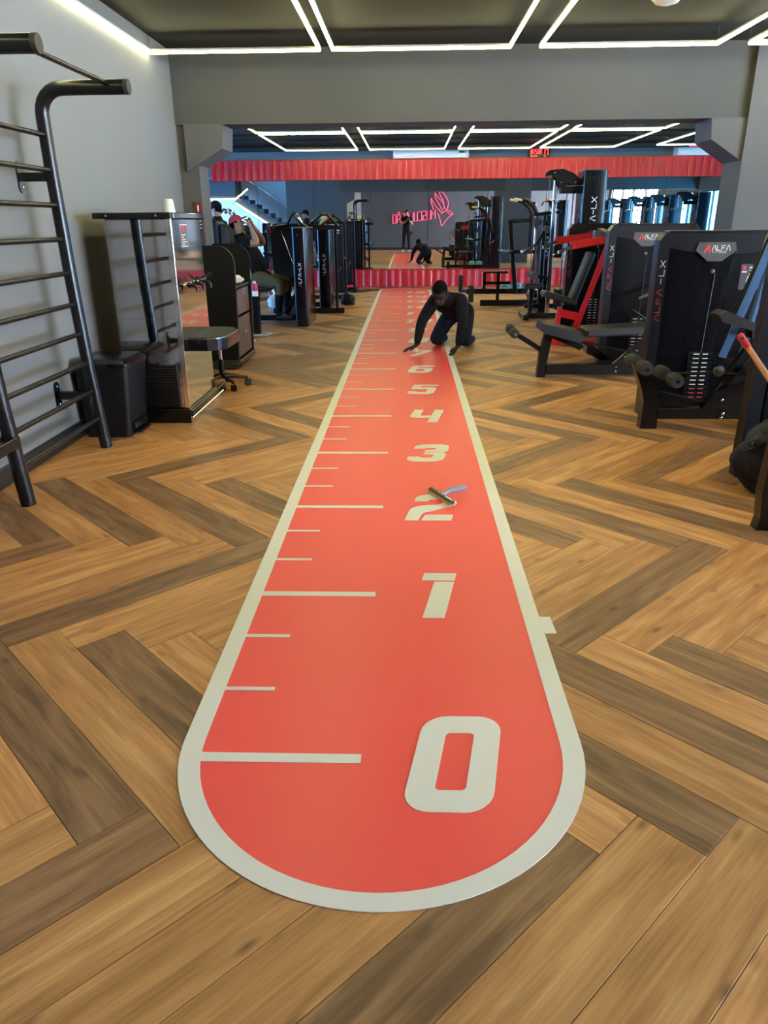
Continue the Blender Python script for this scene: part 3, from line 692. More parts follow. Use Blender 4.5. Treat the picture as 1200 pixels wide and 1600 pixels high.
# black desk / kiosk with brown drawers
t = thing('reception_desk', 'tall narrow black kiosk desk with curved sides and brown drawers by the left wall', 'desk', (-1.95, 6.5, 0))
LP = [(-2.24, 0.0), (-1.71, 0.0), (-1.69, 0.60), (-1.685, .93)] + arc(-1.86, .98, .175, 0, 90, 8) + [(-2.24, 1.155)]
for y in (6.10, 6.87):
    s_ = MB().prism(LP, (0, y, 0.07), (1,0,0), (0,0,1), (0, .03, 0)).build('side_panel', 'blackpanel', t)
    mb = MB(); mb.ribbon([(a, b) for a, b in LP[1:-1]], .006, (0, y-.001, .07), (1,0,0), (0,0,1), (0,0,0)); mb.build('edge_banding', 'chrome', s_)
MB().box(-2.235, -1.71, 6.13, 6.87, .80, .825, .002).build('desk_shelf', 'blackpanel', t)
MB().box(-2.235, -2.215, 6.13, 6.87, .1, 1.2, .002).build('back_panel', 'blackpanel', t)
for (z0, z1, kz) in ((.52, .78, .73), (.09, .49, .33)):
    d = MB().box(-1.75, -1.725, 6.135, 6.865, z0, z1, .003).build('drawer', 'brown', t)
    MB().lathe([(.006, 0), (.006, .012), (.013, .016), (.013, .022), (.006, .026)], (-1.725, 6.50, kz), 12, 'X').build('drawer_knob', 'chrome', d, True)
MB().box(-2.24, -1.70, 6.09, 6.91, 0.02, .075, .004).build('plinth', 'blackm', t)
MB().prism([(-2.2, 0), (-1.72, 0), (-1.68, .05), (-2.2, .05)], (0, 5.98, 0.012), (1,0,0), (0,0,1), (0, .10, 0)).build('foot_bar', 'rubber', t)
# crumpled papers on the desk
t = thing('crumpled_paper', 'white crumpled paper on the shelf of the black kiosk desk', 'paper', (-1.80, 6.45, .826))
rr = random.Random(4)
for nm, cx, cy, s_ in (('paper_sheet', -1.80, 6.42, .12), ('paper_ball', -1.78, 6.58, .07)):
    mb = MB(); vv = mb.ball((cx, cy, .826+s_*.3), (s_, s_*1.1, s_*.3), 9, 6)
    for v in vv: v.co += V((rr.uniform(-1,1)*s_*.22, rr.uniform(-1,1)*s_*.22, rr.uniform(0,1)*s_*.25)); v.co.z = max(v.co.z, .8265)
    mb.build(nm, 'paper', t)
# fire equipment sign on the pilaster
t = thing('wall_sign', 'narrow dark red sign on the left pilaster beside the mirror', 'sign', (-2.13, 6.612, 1.33))
MB().box(-2.175, -2.098, 6.606, 6.619, 1.33, 1.64, .001).build('sign_board', 'darkred', t)
MB().box(-2.170, -2.103, 6.603, 6.606, 1.335, 1.475).build('lower_field', 'placard', t)
mb = MB(); mb.lathe([(.006, 1.545), (.010, 1.56), (.010, 1.60), (.005, 1.612)], (-2.137, 6.602, 0), 10); mb.build('pictogram', 'logo_white', t)
for i in range(3): MB().box(-2.16, -2.115+.006*(i%2), 6.600, 6.603, 1.45-.035*i, 1.462-.035*i).build('text_line', 'logo_white', t)
# ------------------------------------------------------------------ people
def figure(name, label, base, J, mats, hand_l=None, hand_r=None, r=1.0, head_dir=(0,-1,0), head_up=(0,0,1), hair='hair', cap=None, short_sleeve=False, torso=1.0, group=None, shoe='shoe', shorts=False, girth=1.0, limb=1.0, hscale=1.0, shin=None):
    """one continuous skinned body. J: joints in world coordinates. mats: (skin, shirt, trousers)"""
    root = thing(name, label, 'person', base, group)
    vs, rad, seg, E = [], [], [], []
    def nd(p, a, part, par=None, b=None):
        if part in ('top', 'leg', 'shin') or a > .036: a, b = a*1.22, (b or a)*1.22
        if part == 'top' and a < .09: a, b = a*limb, b*limb
        vs.append(V(p)); rad.append((a*r, (b or a)*r)); seg.append(part)
        if par is not None: E.append((par, len(vs)-1))
        return len(vs)-1
    L = lambda p, q, k: V(p)*(1-k) + V(q)*k
    pel, ch, nk, hd = V(J['pelvis']), V(J['chest']), V(J['neck']), V(J['head'])
    hdv, hup = V(head_dir).normalized(), V(head_up).normalized(); hs = hdv.cross(hup).normalized(); hup = hs.cross(hdv).normalized()
    i0 = nd(pel, .135*girth, 'leg', None, .12*girth)
    i1 = nd(L(pel, ch, .5), .135*girth*torso, 'top', i0, .115*girth*torso)
    i2 = nd(ch, .155*torso, 'top', i1, .12*torso)
    i3 = nd(L(ch, nk, .75), .085, 'top', i2)
    i4 = nd(nk, .055, 'skin', i3)
    i5 = nd(hd - hup*.06, .062, 'skin', i4)
    i6 = nd(hd + hup*.03, .072, 'skin', i5)
    hands = []
    for s_ in 'LR':
        sh, el, wr_ = V(J['sh'+s_]), V(J['el'+s_]), V(J['wr'+s_])
        a = nd(sh, .068, 'top', i2)
        a = nd(L(sh, el, .5), .054, 'top', a)
        a = nd(el, .044, 'skin' if short_sleeve else 'top', a)
        a = nd(L(el, wr_, .4), .041, 'skin' if short_sleeve else 'top', a)
        a = nd(L(el, wr_, .88), .030, 'skin' if short_sleeve else 'top', a)
        a = nd(wr_, .025, 'skin', a)
        pd, pn = V(J['hd'+s_][0]).normalized(), V(J['hd'+s_][1]).normalized()      # finger direction, palm normal
        side = pd.cross(pn).normalized() * (-1 if s_ == 'L' else 1)             # towards the thumb
        a = nd(wr_ + pd*.045, .030, 'skin', a, .020)
        p = nd(wr_ + pd*.075, .030, 'skin', a, .018)
        curl = J.get('curl'+s_, .35)
        for k, (off, ln) in enumerate(((.027, .070), (.010, .080), (-.009, .074), (-.027, .058))):
            b0 = wr_ + pd*.095 + side*off
            f = nd(b0, .0095, 'skin', p)
            d1 = (pd*math.cos(curl) + pn*math.sin(curl) + side*off*2).normalized(); b1 = b0 + d1*ln*.55
            f = nd(b1, .0085, 'skin', f)
            d2 = (pd*math.cos(curl*2.4) + pn*math.sin(curl*2.4)).normalized()
            nd(b1 + d2*ln*.5, .0075, 'skin', f)
        b0 = wr_ + pd*.04 + side*.032; f = nd(b0, .012, 'skin', a)
        b1 = b0 + (pd*.7 + side*.6 + pn*.25).normalized()*.038; f = nd(b1, .0105, 'skin', f)
        nd(b1 + (pd*.9 + side*.1 + pn*.35).normalized()*.03, .0085, 'skin', f)
        hp, kn, an = V(J['hp'+s_]), V(J['kn'+s_]), V(J['an'+s_]); toe = V(J['toe'+s_])
        a = nd(hp, .098*girth, 'leg', i0)
        a = nd(L(hp, kn, .5), .082, 'leg', a)
        a = nd(kn, .062, 'skin' if shorts else 'leg', a)
        a = nd(L(kn, an, .35), .058, 'shin', a)
        a = nd(an, .042, 'shin', a)
        a = nd(L(an, toe, .35), .044, 'shoe', a)
        nd(toe, .036, 'shoe', a)
    me = bpy.data.meshes.new('body'); me.from_pydata([tuple(v) for v in vs], E, [])
    o = bpy.data.objects.new('tmp_body', me); COL.objects.link(o)
    sk = o.modifiers.new('Skin', 'SKIN'); sk.use_smooth_shade = True; sk.branch_smoothing = 0.3
    for d, q in zip(me.skin_vertices[0].data, rad): d.radius = q
    me.skin_vertices[0].data[0].use_root = True
    ss = o.modifiers.new('Sub', 'SUBSURF'); ss.levels = 2; ss.render_levels = 2
    bpy.context.view_layer.update()
    nm = bpy.data.meshes.new_from_object(o.evaluated_get(bpy.context.evaluated_depsgraph_get())); bpy.data.objects.remove(o)
    # head shape, face: moved and added to the same body mesh
    bm = bmesh.new(); bm.from_mesh(nm)
    def add_ball(c, rr_, mtx=None, seg=16, rg=10):
        c = hd + (c-hd)*hscale; rr_ = tuple(q*hscale for q in rr_)
        g = bmesh.ops.create_uvsphere(bm, u_segments=seg, v_segments=rg, radius=1)
        base_m = Matrix((( hs.x, hdv.x, hup.x, 0), (hs.y, hdv.y, hup.y, 0), (hs.z, hdv.z, hup.z, 0), (0,0,0,1)))
        bmesh.ops.transform(bm, matrix=Matrix.Translation(c) @ base_m @ Matrix.Diagonal((*rr_, 1)), verts=g['verts'])
        return g['verts']
    marks = {}
    hv = add_ball(hd + hup*.035 - hdv*.008, (.074, .096, .098), seg=24, rg=16)
    for v in hv:
        q = v.co - hd; f_, u_ = q.dot(hdv), q.dot(hup)
        if u_ < 0: v.co -= hs*(q.dot(hs)*min(.35, -u_*4)); v.co += hdv*max(0, f_)*(.08)
    hv += add_ball(hd - hup*.055 + hdv*.035, (.050, .055, .052))
    hv += add_ball(hd - hup*.008 + hdv*.098, (.014, .020, .026), seg=8, rg=6)
    for s1 in (-1, 1): hv += add_ball(hd + hs*(.074*s1) - hdv*.005 + hup*.005, (.010, .022, .034), seg=8, rg=6)
    for v in hv: marks[v] = 0
    lip = add_ball(hd - hup*.055 + hdv*.085, (.024, .008, .008), seg=8, rg=6)
    eyes = []
    for s1 in (-1, 1): eyes += add_ball(hd + hs*(.030*s1) + hup*.025 + hdv*.080, (.012, .010, .007), seg=8, rg=6)
    for v in lip: marks[v] = 4
    for v in eyes: marks[v] = 5
    # materials by nearest skeleton segment
    idx = {'skin': 0, 'top': 1, 'leg': 2, 'shoe': 3, 'shin': 6}
    segs = [(vs[a], vs[b], idx[seg[b]] if seg[b] != seg[a] and seg[b] in ('skin', 'top') else idx[seg[a]], rad[a][0], rad[b][0]) for a, b in E]
    tri = []
    for f in bm.faces:
        if f.verts[0] in marks: f.material_index = marks[f.verts[0]]; f.smooth = True; continue
        c = f.calc_center_median(); best = (9, 0)
        for a, b, mi, ra, rb in segs:
            ab = b-a; t_ = max(0, min(1, (c-a).dot(ab)/ab.length_squared)); d = (c-a-ab*t_).length - (ra*(1-t_) + rb*t_)*.8
            if d < best[0]: best = (d, mi)
        f.material_index = best[1]; f.smooth = True
    zmin = J.get('floor', 0.0)
    for v in bm.verts:
        if v.co.z < zmin + .002: v.co.z = zmin + .002
    bm.transform(Matrix.Translation(-V(base)))
    nm.materials.clear()
    for m_ in (mats[0], mats[1], mats[2], shoe, 'darkred' if mats[0] == 'skin' else 'skin_dark', 'hair', shin or mats[2]): nm.materials.append(M[m_])
    bm.to_mesh(nm); bm.free()
    nm.name = 'body'; body = bpy.data.objects.new('body', nm); COL.objects.link(body); body.parent = root
    # hair: a cap over the skull; sculpted edge at the hairline
    mb = MB(); bmtx = Matrix((( hs.x, hdv.x, hup.x, 0), (hs.y, hdv.y, hup.y, 0), (hs.z, hdv.z, hup.z, 0), (0,0,0,1)))
    vv = mb.ball(hd + (hup*.040 - hdv*.012)*hscale, (.0785*hscale, .099*hscale, .101*hscale), 24, 16, bmtx)
    dele = [v for v in vv if (v.co-hd).dot(hup)/hscale < (.075 if (v.co-hd).dot(hdv)/hscale > .045 else (.02 if (v.co-hd).dot(hdv) > 0 else -.045))]
    bmesh.ops.delete(mb.bm, geom=dele, context='VERTS')
    mb.build('hair', hair, root, 'all')
    if cap:
        mb = MB(); vv = mb.ball(hd + hup*.05 - hdv*.008, (.087, .108, .098), 24, 14, bmtx)
        bmesh.ops.delete(mb.bm, geom=[v for v in vv if (v.co-hd).dot(hup) < .045], context='VERTS')
        cp = mb.build('cap', cap, root, 'all')
        mb = MB(); vv = mb.ball(hd + hup*.055 + hdv*.115, (.07, .075, .012), 16, 8, bmtx); mb.build('visor', cap, cp, 'all')
    return root

# man kneeling on the lane, smoothing it with his right hand
kneel = figure('person', 'man in black sweatshirt and dark trousers kneeling on the lane, reaching to the floor', (0.55, 7.3, 0), dict(
    pelvis=(.70, 7.62, .40), chest=(.55, 7.30, .56), neck=(.475, 7.12, .645), head=(.435, 7.00, .665),
    shR=(.385, 7.19, .575), elR=(.235, 7.14, .36), wrR=(.175, 7.05, .085), hdR=((-.80, -.16, -.30), (-.25, 0, -1)), curlR=.12,
    shL=(.69, 7.17, .575), elL=(.705, 6.98, .345), wrL=(.650, 6.92, .090), hdL=((-.45, -.65, -.38), (-.1, -.2, -1)), curlL=.18,
    hpR=(.58, 7.60, .36), knR=(.395, 7.42, .075), anR=(.52, 7.80, .06), toeR=(.56, 7.93, .05),
    hpL=(.80, 7.62, .36), knL=(.735, 7.30, .075), anL=(.86, 7.66, .065), toeL=(.89, 7.80, .05)),
    ('skin_dark', 'cloth_black', 'cloth_navy'), head_dir=(-.22, -.80, -.72), head_up=(-.15, -.62, .75), torso=1.12, limb=1.22, girth=1.1, hscale=1.12)
# a small pale roll of tape under his hand
t = thing('tape_roll', 'small pale roll of tape on the lane under the kneeling hand', 'tape', (.17, 7.04, .003))
MB().lathe([(.012, -.014), (.026, -.014), (.026, .014), (.012, .014)], (.175, 7.04, .029), 16, 'Y').build('tape_wound', 'pinkp', t, True)
MB().lathe([(.011, -.015), (.0135, -.015), (.0135, .015), (.011, .015)], (.175, 7.04, .029), 12, 'Y').build('tape_core', 'paper', t, True)

# the photographer, seen in the mirror
X0 = -0.02; Yp = -2.16
ph = figure('person', 'man in black T-shirt and jeans photographing, standing in front of the red neon sign', (X0, Yp, 0), dict(
    pelvis=(X0, Yp, .98), chest=(X0, Yp, 1.40), neck=(X0+.0, Yp+.01, 1.60), head=(X0+.01, Yp+.03, 1.715),
    shR=(X0+.20, Yp, 1.50), elR=(X0+.27, Yp+.12, 1.23), wrR=(X0+.15, Yp+.34, 1.39), hdR=((-.35, .4, .5), (-.7, .3, 0)), curlR=.6,
    shL=(X0-.20, Yp, 1.50), elL=(X0-.26, Yp+.12, 1.23), wrL=(X0+.01, Yp+.34, 1.39), hdL=((.35, .4, .5), (.7, .3, 0)), curlL=.6,
    hpR=(X0+.10, Yp, .95), knR=(X0+.11, Yp+.03, .52), anR=(X0+.13, Yp-.02, .10), toeR=(X0+.15, Yp+.13, .045),
    hpL=(X0-.10, Yp, .95), knL=(X0-.12, Yp+.03, .52), anL=(X0-.15, Yp-.02, .10), toeL=(X0-.19, Yp+.13, .045)),
    ('skin', 'cloth_black', 'cloth_navy'), head_dir=(.05, .95, -.2), short_sleeve=True, shoe='shoew')
t = thing('smartphone', 'dark smartphone held up by the photographer in the mirror', 'phone', (0.0735, -1.725, 1.36))
MB().box(.035, .112, -1.735, -1.726, 1.34, 1.47, .004).build('phone_case', 'blackg', t)
MB().box(.039, .108, -1.7365, -1.735, 1.345, 1.465).build('phone_screen', 'blackpanel', t)
t = thing('hip_pouch', 'small black pouch on the photographer hip', 'bag', (X0+.20, Yp, .80))
MB().box(X0+.18, X0+.27, Yp-.06, Yp+.05, .78, .93, .02).build('pouch_body', 'cloth_black', t)
MB().box(X0+.18, X0+.27, Yp+.05, Yp+.056, .87, .93, .002).build('pouch_flap', 'bagblue', t)

# man in a red cap, reclining on a machine and looking at his phone
redcap = figure('person', 'man in red cap and black T-shirt leaning back on a machine with a phone', (-2.2, 10.0, 0), dict(
    pelvis=(-2.20, 10.02, .66), chest=(-2.38, 10.02, 1.08), neck=(-2.46, 10.0, 1.28), head=(-2.47, 9.98, 1.41),
    shR=(-2.36, 9.80, 1.18), elR=(-2.14, 9.74, 1.14), wrR=(-2.24, 9.82, 1.38), hdR=((-.3, .3, .6), (-.4, .4, .0)), curlR=.6,
    shL=(-2.36, 10.24, 1.18), elL=(-2.14, 10.26, 1.14), wrL=(-2.24, 10.10, 1.38), hdL=((-.3, -.3, .6), (-.4, -.4, 0)), curlL=.6,
    hpR=(-2.18, 9.90, .63), knR=(-1.84, 9.78, .58), anR=(-1.90, 9.76, .14), toeR=(-1.74, 9.74, .10),
    hpL=(-2.18, 10.14, .63), knL=(-1.80, 10.20, .60), anL=(-1.84, 10.22, .16), toeL=(-1.68, 10.22, .11)),
    ('skin', 'cloth_black', 'cloth_olive'), head_dir=(.9, -.1, .35), head_up=(-.35, 0, .9), cap='capred', short_sleeve=True, shoe='shoe', girth=1.32, torso=1.2, limb=1.15, shin='cloth_black')
t = thing('smartphone', 'dark smartphone held in front of the red-capped man', 'phone', (-2.24, 9.96, 1.44))
mb = MB(); mb.obox(Matrix.Translation((-2.27, 9.96, 1.475)) @ Matrix.Rotation(-.4, 4, 'Y'), .009, .15, .075, .003); mb.build('phone_case', 'blackg', t)
mb = MB(); mb.obox(Matrix.Translation((-2.276, 9.96, 1.477)) @ Matrix.Rotation(-.4, 4, 'Y'), .002, .14, .068, 0); mb.build('phone_screen', 'blackpanel', t)
# man in a black T-shirt and dark cap, standing behind
def stand(name, label, x, y, face, mats, cap=None, h=1.0, hair='hair'):
    f = V((*face, 0)).normalized(); s_ = V((f.y, -f.x, 0))    # his right hand side
    B = V((x, y, 0)); Z = lambda z: V((0, 0, z*h))
    J = dict(pelvis=B+Z(.95), chest=B+Z(1.34), neck=B+Z(1.52), head=B+Z(1.625)+f*.025)
    for k, sg in (('R', 1), ('L', -1)):
        J.update({'sh'+k: B+s_*.19*sg+Z(1.43), 'el'+k: B+s_*.25*sg+Z(1.14)-f*.02, 'wr'+k: B+s_*.25*sg+Z(.90)+f*.06, 'hd'+k: (Z(-1)+f*.2, -s_*sg),
                  'hp'+k: B+s_*.10*sg+Z(.92), 'kn'+k: B+s_*.11*sg+Z(.50)+f*.02, 'an'+k: B+s_*.12*sg+Z(.10)-f*.02, 'toe'+k: B+s_*.14*sg+Z(.045)+f*.13})
    return figure(name, label, (x, y, 0), J, mats, head_dir=f + V((0, 0, -.12)), cap=cap, short_sleeve=True)
stand('person', 'man in dark cap and black T-shirt standing at the left pilaster behind the kiosk desk', -3.0, 11.0, (-1, .25), ('skin', 'cloth_black', 'cloth_navy'), cap='cloth_black')
stand('person', 'man in blue shirt seen in the mirror at far left', -4.85, 15.0, (.4, -1), ('skin', 'cloth_blue', 'cloth_navy'))
# ------------------------------------------------------------------ gym machines
def printed(root_part, txt, o, ux, uy, n_, h, m='logo_white', name='lettering', gap=.22, wd=.8, th=.17, start=0):
    st, L = text_strokes(txt, h, h*wd, h*gap); mb = MB()
    for s_ in st: mb.ribbon(s_, h*th, o, ux, uy, n_)
    mb.build(name, m, root_part); return L
def logo(part, o, ux, uy, n_, s):
    """red triangle mark, ALFA and a small FITNESS line, on the plane o,ux,uy"""
    mb = MB(); mb.prism([(0, 0), (.55*s, 1.0*s), (.85*s, 1.0*s), (1.0*s, 0), (.78*s, 0), (.70*s, .35*s), (.48*s, .35*s), (.24*s, 0)], V(o), ux, uy, V(n_)); mb.build('logo_mark', 'logo_red', part)
    o2 = V(o) + V(ux)*1.12*s + V(uy)*.36*s; printed(part, 'ALFA', o2, ux, uy, n_, .55*s, name='logo_word', wd=.85, gap=.2, th=.2)
    o3 = V(o) + V(ux)*1.2*s + V(uy)*.06*s; printed(part, 'FITNESS', o3, ux, uy, n_, .17*s, name='logo_line', wd=1.0, gap=.45, th=.2)
NEG = V((0, -.0012, 0))
def shroud(t, x0, x1, yf, dep, h, placard=True, side_text=True, frame_mat='shroud'):
    """flat weight-stack housing facing the camera side (-Y), chamfered top corners"""
    c = .055
    LP_ = [(x0, 0), (x0, h-c), (x0+c*.8, h), (x1-c*.8, h), (x1, h-c), (x1, 0)]
    MB().prism(LP_, (0, yf+.02, 0), (1,0,0), (0,0,1), (0, dep-.02, 0)).build('housing', 'shroud', t)
    for a, b in ((x0, x0+.075), (x1-.075, x1)):
        k = a == x0
        lp = [(a, .0), (a, h-c), (a+c*.8, h), (b, h), (b, 0)] if k else [(a, 0), (a, h), (b-c*.8, h), (b, h-c), (b, 0)]
        p = MB().prism(lp, (0, yf, 0), (1,0,0), (0,0,1), (0, .03, 0)).build('side_post', 'shroud', t)
        if k:
            MB().prism([(x0+.018, yf+.02), (x0+.06, yf+.02), (x0+.065, yf+.065), (x0+.02, yf+.065)], (0, 0, h-.0005), (1,0,0), (0,1,0), (0,0,.0015)).build('post_opening', 'blackpanel', p)
            if side_text: # vertical wordmark on the post
                printed(p, 'ALFA', (x0+.055, yf-.0005, h-.62), (0,0,1), (-1,0,0), NEG, .032, 'logo_red', wd=1.4, gap=.5)
                printed(p, '-LX', (x0+.055, yf-.0005, h-.36), (0,0,1), (-1,0,0), NEG, .032, wd=1.4, gap=.5)
    xm = (x0+x1)/2; n = 12
    lo = [(x0+.075 + (x1-x0-.15)*i/n, h-.105-.05*math.sin(math.pi*i/n)) for i in range(n+1)]
    hd_ = MB().prism([(x1-.075, h), (x0+.075, h)] + lo, (0, yf+.004, 0), (1,0,0), (0,0,1), (0, .02, 0)).build('header', 'shroud', t)
    tc = MB().box(x0+.06, x1-.06, yf-.003, yf+dep+.003, h-.004, h+.012, .005).build('top_cap', 'shroud', t)
    bx = x0+.42*(x1-x0) if x1-x0 > .8 else xm
    bd = MB().prism([(bx-.13, h-.07), (bx+.13, h-.07), (bx+.145, h-.125), (bx+.05, h-.20), (bx-.05, h-.20), (bx-.145, h-.125)], (0, yf-.004, 0), (1,0,0), (0,0,1), (0, .012, 0)).build('badge', 'badge', t)
    logo(bd, (bx-.095, yf-.0045, h-.145), (1,0,0), (0,0,1), NEG, .058)
    MB().box(x0+.075, x1-.075, yf+.012, yf+.022, .03, h-.10).build('front_panel', 'blackg', t)
    for dx in (-.12, .12): MB().box(bx+dx-.002, bx+dx+.002, yf+.009, yf+.013, .2, h-.2).build('panel_joint', 'blackm', t)
    MB().tube([(bx+.02, yf+.006, h-.29), (bx+.0, yf+.006, .42)], .002, 6).build('cable', 'badge', t)
    MB().lathe([(.016, 0), (.016, -.008), (.009, -.012)], (bx-.0, yf+.012, h-.27), 14, 'Y').build('pulley_bolt', 'badge', t, True)
    for i in range(12):
        z = .10 + i*.033
        pl = MB().box(bx-.09, bx+.09, yf-.002, yf+.012, z, z+.028, .002).build('weight_plate', 'blackm', t)
        mm = 'logo_red' if i < 4 else 'logo_white'
        mb = MB(); mb.box(bx-.055, bx-.01, yf-.003, yf-.0019, z+.011, z+.017); mb.box(bx+.015, bx+.055, yf-.003, yf-.0019, z+.011, z+.017); mb.build('plate_mark', mm, pl)
    if placard:
        px = x0+.61; pz = h-.40
        pc = MB().box(px, px+.15, yf+.008, yf+.0125, pz, pz+.18, .001).build('placard', 'placard', t)
        mb = MB(); mb.box(px+.012, px+.035, yf+.0068, yf+.008, pz+.14, pz+.168); mb.build('placard_mark', 'logo_red', pc)
        mb = MB()
        mb.box(px+.06, px+.12, yf+.0068, yf+.008, pz+.15, pz+.160); mb.box(px+.06, px+.11, yf+.0068, yf+.008, pz+.135, pz+.139); mb.box(px+.01, px+.045, yf+.0068, yf+.008, pz+.12, pz+.13)
        for fx in (.07, .115):   # two little anatomy figures
            q = px+fx
            mb.prism(arc(q, pz+.108, .007, 0, 330, 10), (0, yf+.0068, 0), (1,0,0), (0,0,1), (0,.001,0))
            mb.prism([(q-.013, pz+.098), (q+.013, pz+.098), (q+.009, pz+.06), (q+.010, pz+.02), (q+.003, pz+.02), (q, pz+.055), (q-.003, pz+.02), (q-.010, pz+.02), (q-.009, pz+.06)], (0, yf+.0068, 0), (1,0,0), (0,0,1), (0,.001,0))
            for s_ in (-1, 1): mb.ribbon([(q+s_*.012, pz+.096), (q+s_*.020, pz+.055)], .005, (0, yf+.0068, 0), (1,0,0), (0,0,1), (0,0,0))
        mb.build('placard_figures', 'logo_white', pc)
def bolts(t, pts, ax='Y', r=.011):
    for p in pts: MB().lathe([(r, 0), (r, -.006), (r*.6, -.009)], p, 10, ax).build('bolt', 'chrome', t, True)
def foam(mb_t, x, z, y0, y1, r=.045):
    a = MB(); prof = []; n = 14
    a.lathe([(r*.55, y0), (r*.95, y0), (r, y0+.012), (r, y1-.012), (r*.95, y1), (r*.55, y1)], (x, 0, z), 16, 'Y'); o = a.build('foam_roller', 'rubber', mb_t, True)
    for k in range(12):
        q = 2*math.pi*k/12; MB().beam((x+r*math.cos(q), y0+.01, z+r*math.sin(q)), (x+r*math.cos(q), y1-.01, z+r*math.sin(q)), .007, .007, .002).build('foam_rib', 'rubber', o)
    return o

# A: leg curl nearest on the right ------------------------------------------------
t = thing('leg_curl_machine', 'black leg curl machine with foam rollers, foremost complete machine on the right', 'gym machine', (2.3, 3.9, 0))
shroud(t, 1.89, 2.86, 4.02, .13, 1.345)
MB().prism([(1.78, 0), (1.90, 0), (1.895, .20), (1.87, .28), (1.80, .46), (1.685, .47), (1.76, .29), (1.785, .2)], (0, 3.62, 0), (1,0,0), (0,0,1), (0, .09, 0)).build('front_leg', 'blackm', t)
MB().beam((1.88, 3.66, .112), (2.95, 3.66, .112), .08, .08).build('base_beam', 'blackm', t)
MB().beam((2.75, 3.5, .05), (2.75, 4.2, .05), .08, .08).build('cross_foot', 'blackm', t)
MB().beam((1.87, 3.66, .27), (2.27, 3.66, .17), .03, .03).build('link_rod', 'blackm', t)
MB().beam((2.24, 3.66, .14), (2.52, 3.66, .62), .07, .06).build('lever_arm', 'blackm', t)
MB().prism([(2.2, .15), (2.75, .15), (2.75, .33), (2.5, .36), (2.28, .28)], (0, 3.60, 0), (1,0,0), (0,0,1), (0, .02, 0)).build('pivot_plate', 'blackm', t)
bolts(t, [(2.36, 3.618, .115), (2.35, 3.618, .085), (2.56, 3.598, .25), (2.33, 3.598, .22), (2.20, 3.99, .34)])
MB().tube([(1.73, 3.45, .465), (1.73, 3.90, .465)], .012, 10).build('roller_axle', 'chrome', t, True)
foam(t, 1.73, .465, 3.46, 3.60); foam(t, 1.73, .465, 3.74, 3.88)
MB().tube([(1.93, 3.40, .39), (1.93, 3.88, .39)], .012, 10).build('roller_axle', 'chrome', t, True)
foam(t, 1.93, .39, 3.40, 3.54); foam(t, 1.93, .39, 3.68, 3.82)
MB().tube([(1.95, 3.60, .41), (2.2, 3.60, .415), (2.5, 3.63, .40)], .010, 8).build('roller_arm', 'blackm', t, True)
MB().beam((2.25, 3.58, .48), (2.51, 3.58, 1.42), .03, .075).build('back_frame', 'blackm', t)
MB().beam((2.46, 3.72, .45), (2.56, 3.72, 1.2), .03, .045).build('rear_frame', 'blue_sheen', t)  # this bar's blue is reflected window light put into the colour
d = (V((2.56, 3.58, 1.42))-V((2.29, 3.58, .50))).normalized()
MB().beam((2.265, 3.555, .53), (2.50, 3.555, 1.38), .015, .055).build('back_frame_sheen', 'blue_sheen', t)  # added blue strip, stands in for the window reflection on the black frame
MB().lathe([(.02, -.02), (.034, -.015), (.040, 0), (.034, .015), (.02, .02)], (2.27, 3.585, .43), 20, 'Y').build('cam_wheel', 'badge', t, True)
MB().prism([(2.11, .845), (2.16, .87), (2.40, .775), (2.40, .725), (2.14, .80)], (0, 3.33, 0), (1,0,0), (0,0,1), (0, .16, 0)).build('thigh_pad', 'pad', t)
MB().beam((2.36, 3.42, .75), (2.46, 3.62, .68), .05, .05).build('pad_arm', 'blackm', t)
MB().beam((2.45, 3.5, .42), (2.9, 3.5, .42), .3, .08, .02).build('seat', 'pad', t)

# the machine in front of it, cut by the picture edge
t = thing('weight_tower', 'black machine housing cut by the right picture edge, behind the navy bag', 'gym machine', (2.4, 2.6, 0))
MB().prism([(2.02, 0), (2.035, 1.28), (2.06, 1.33), (2.85, 1.33), (2.89, 1.28), (2.89, 0)], (0, 2.53, 0), (1,0,0), (0,0,1), (0, .08, 0)).build('housing', 'blackpanel', t)
MB().prism([(2.018, 0.0), (2.033, 1.28), (2.06, 1.33), (2.11, 1.33), (2.10, 0)], (0, 2.515, 0), (1,0,0), (0,0,1), (0, .02, 0)).build('side_post', 'shroud', t)
MB().box(2.12, 2.8, 2.522, 2.53, .1, 1.2).build('front_panel', 'blackg', t)
mb = MB(); mb.prism(rrect(2.145, .66, 2.24, .76, .03), (0, 2.519, 0), (1,0,0), (0,0,1), (0,.003,0)); mb.build('red_sticker', 'logo_red', t)
MB().prism([(1.79, 0), (1.93, 0), (1.90, .05), (1.885, .46), (1.80, .46), (1.785, .2), (1.80, .06)], (0, 1.70, 0), (1,0,0), (0,0,1), (0, .07, 0)).build('front_leg', 'blackm', t)
MB().beam((1.85, 1.735, .40), (2.8, 1.735, .40), .07, .07).build('seat_rail', 'blackm', t)
MB().beam((2.75, 1.70, .05), (2.75, 2.55, .05), .08, .08).build('base_beam', 'blackm', t)
MB().beam((2.75, 1.735, .05), (2.75, 1.735, .4), .07, .07).build('rear_leg', 'blackm', t)

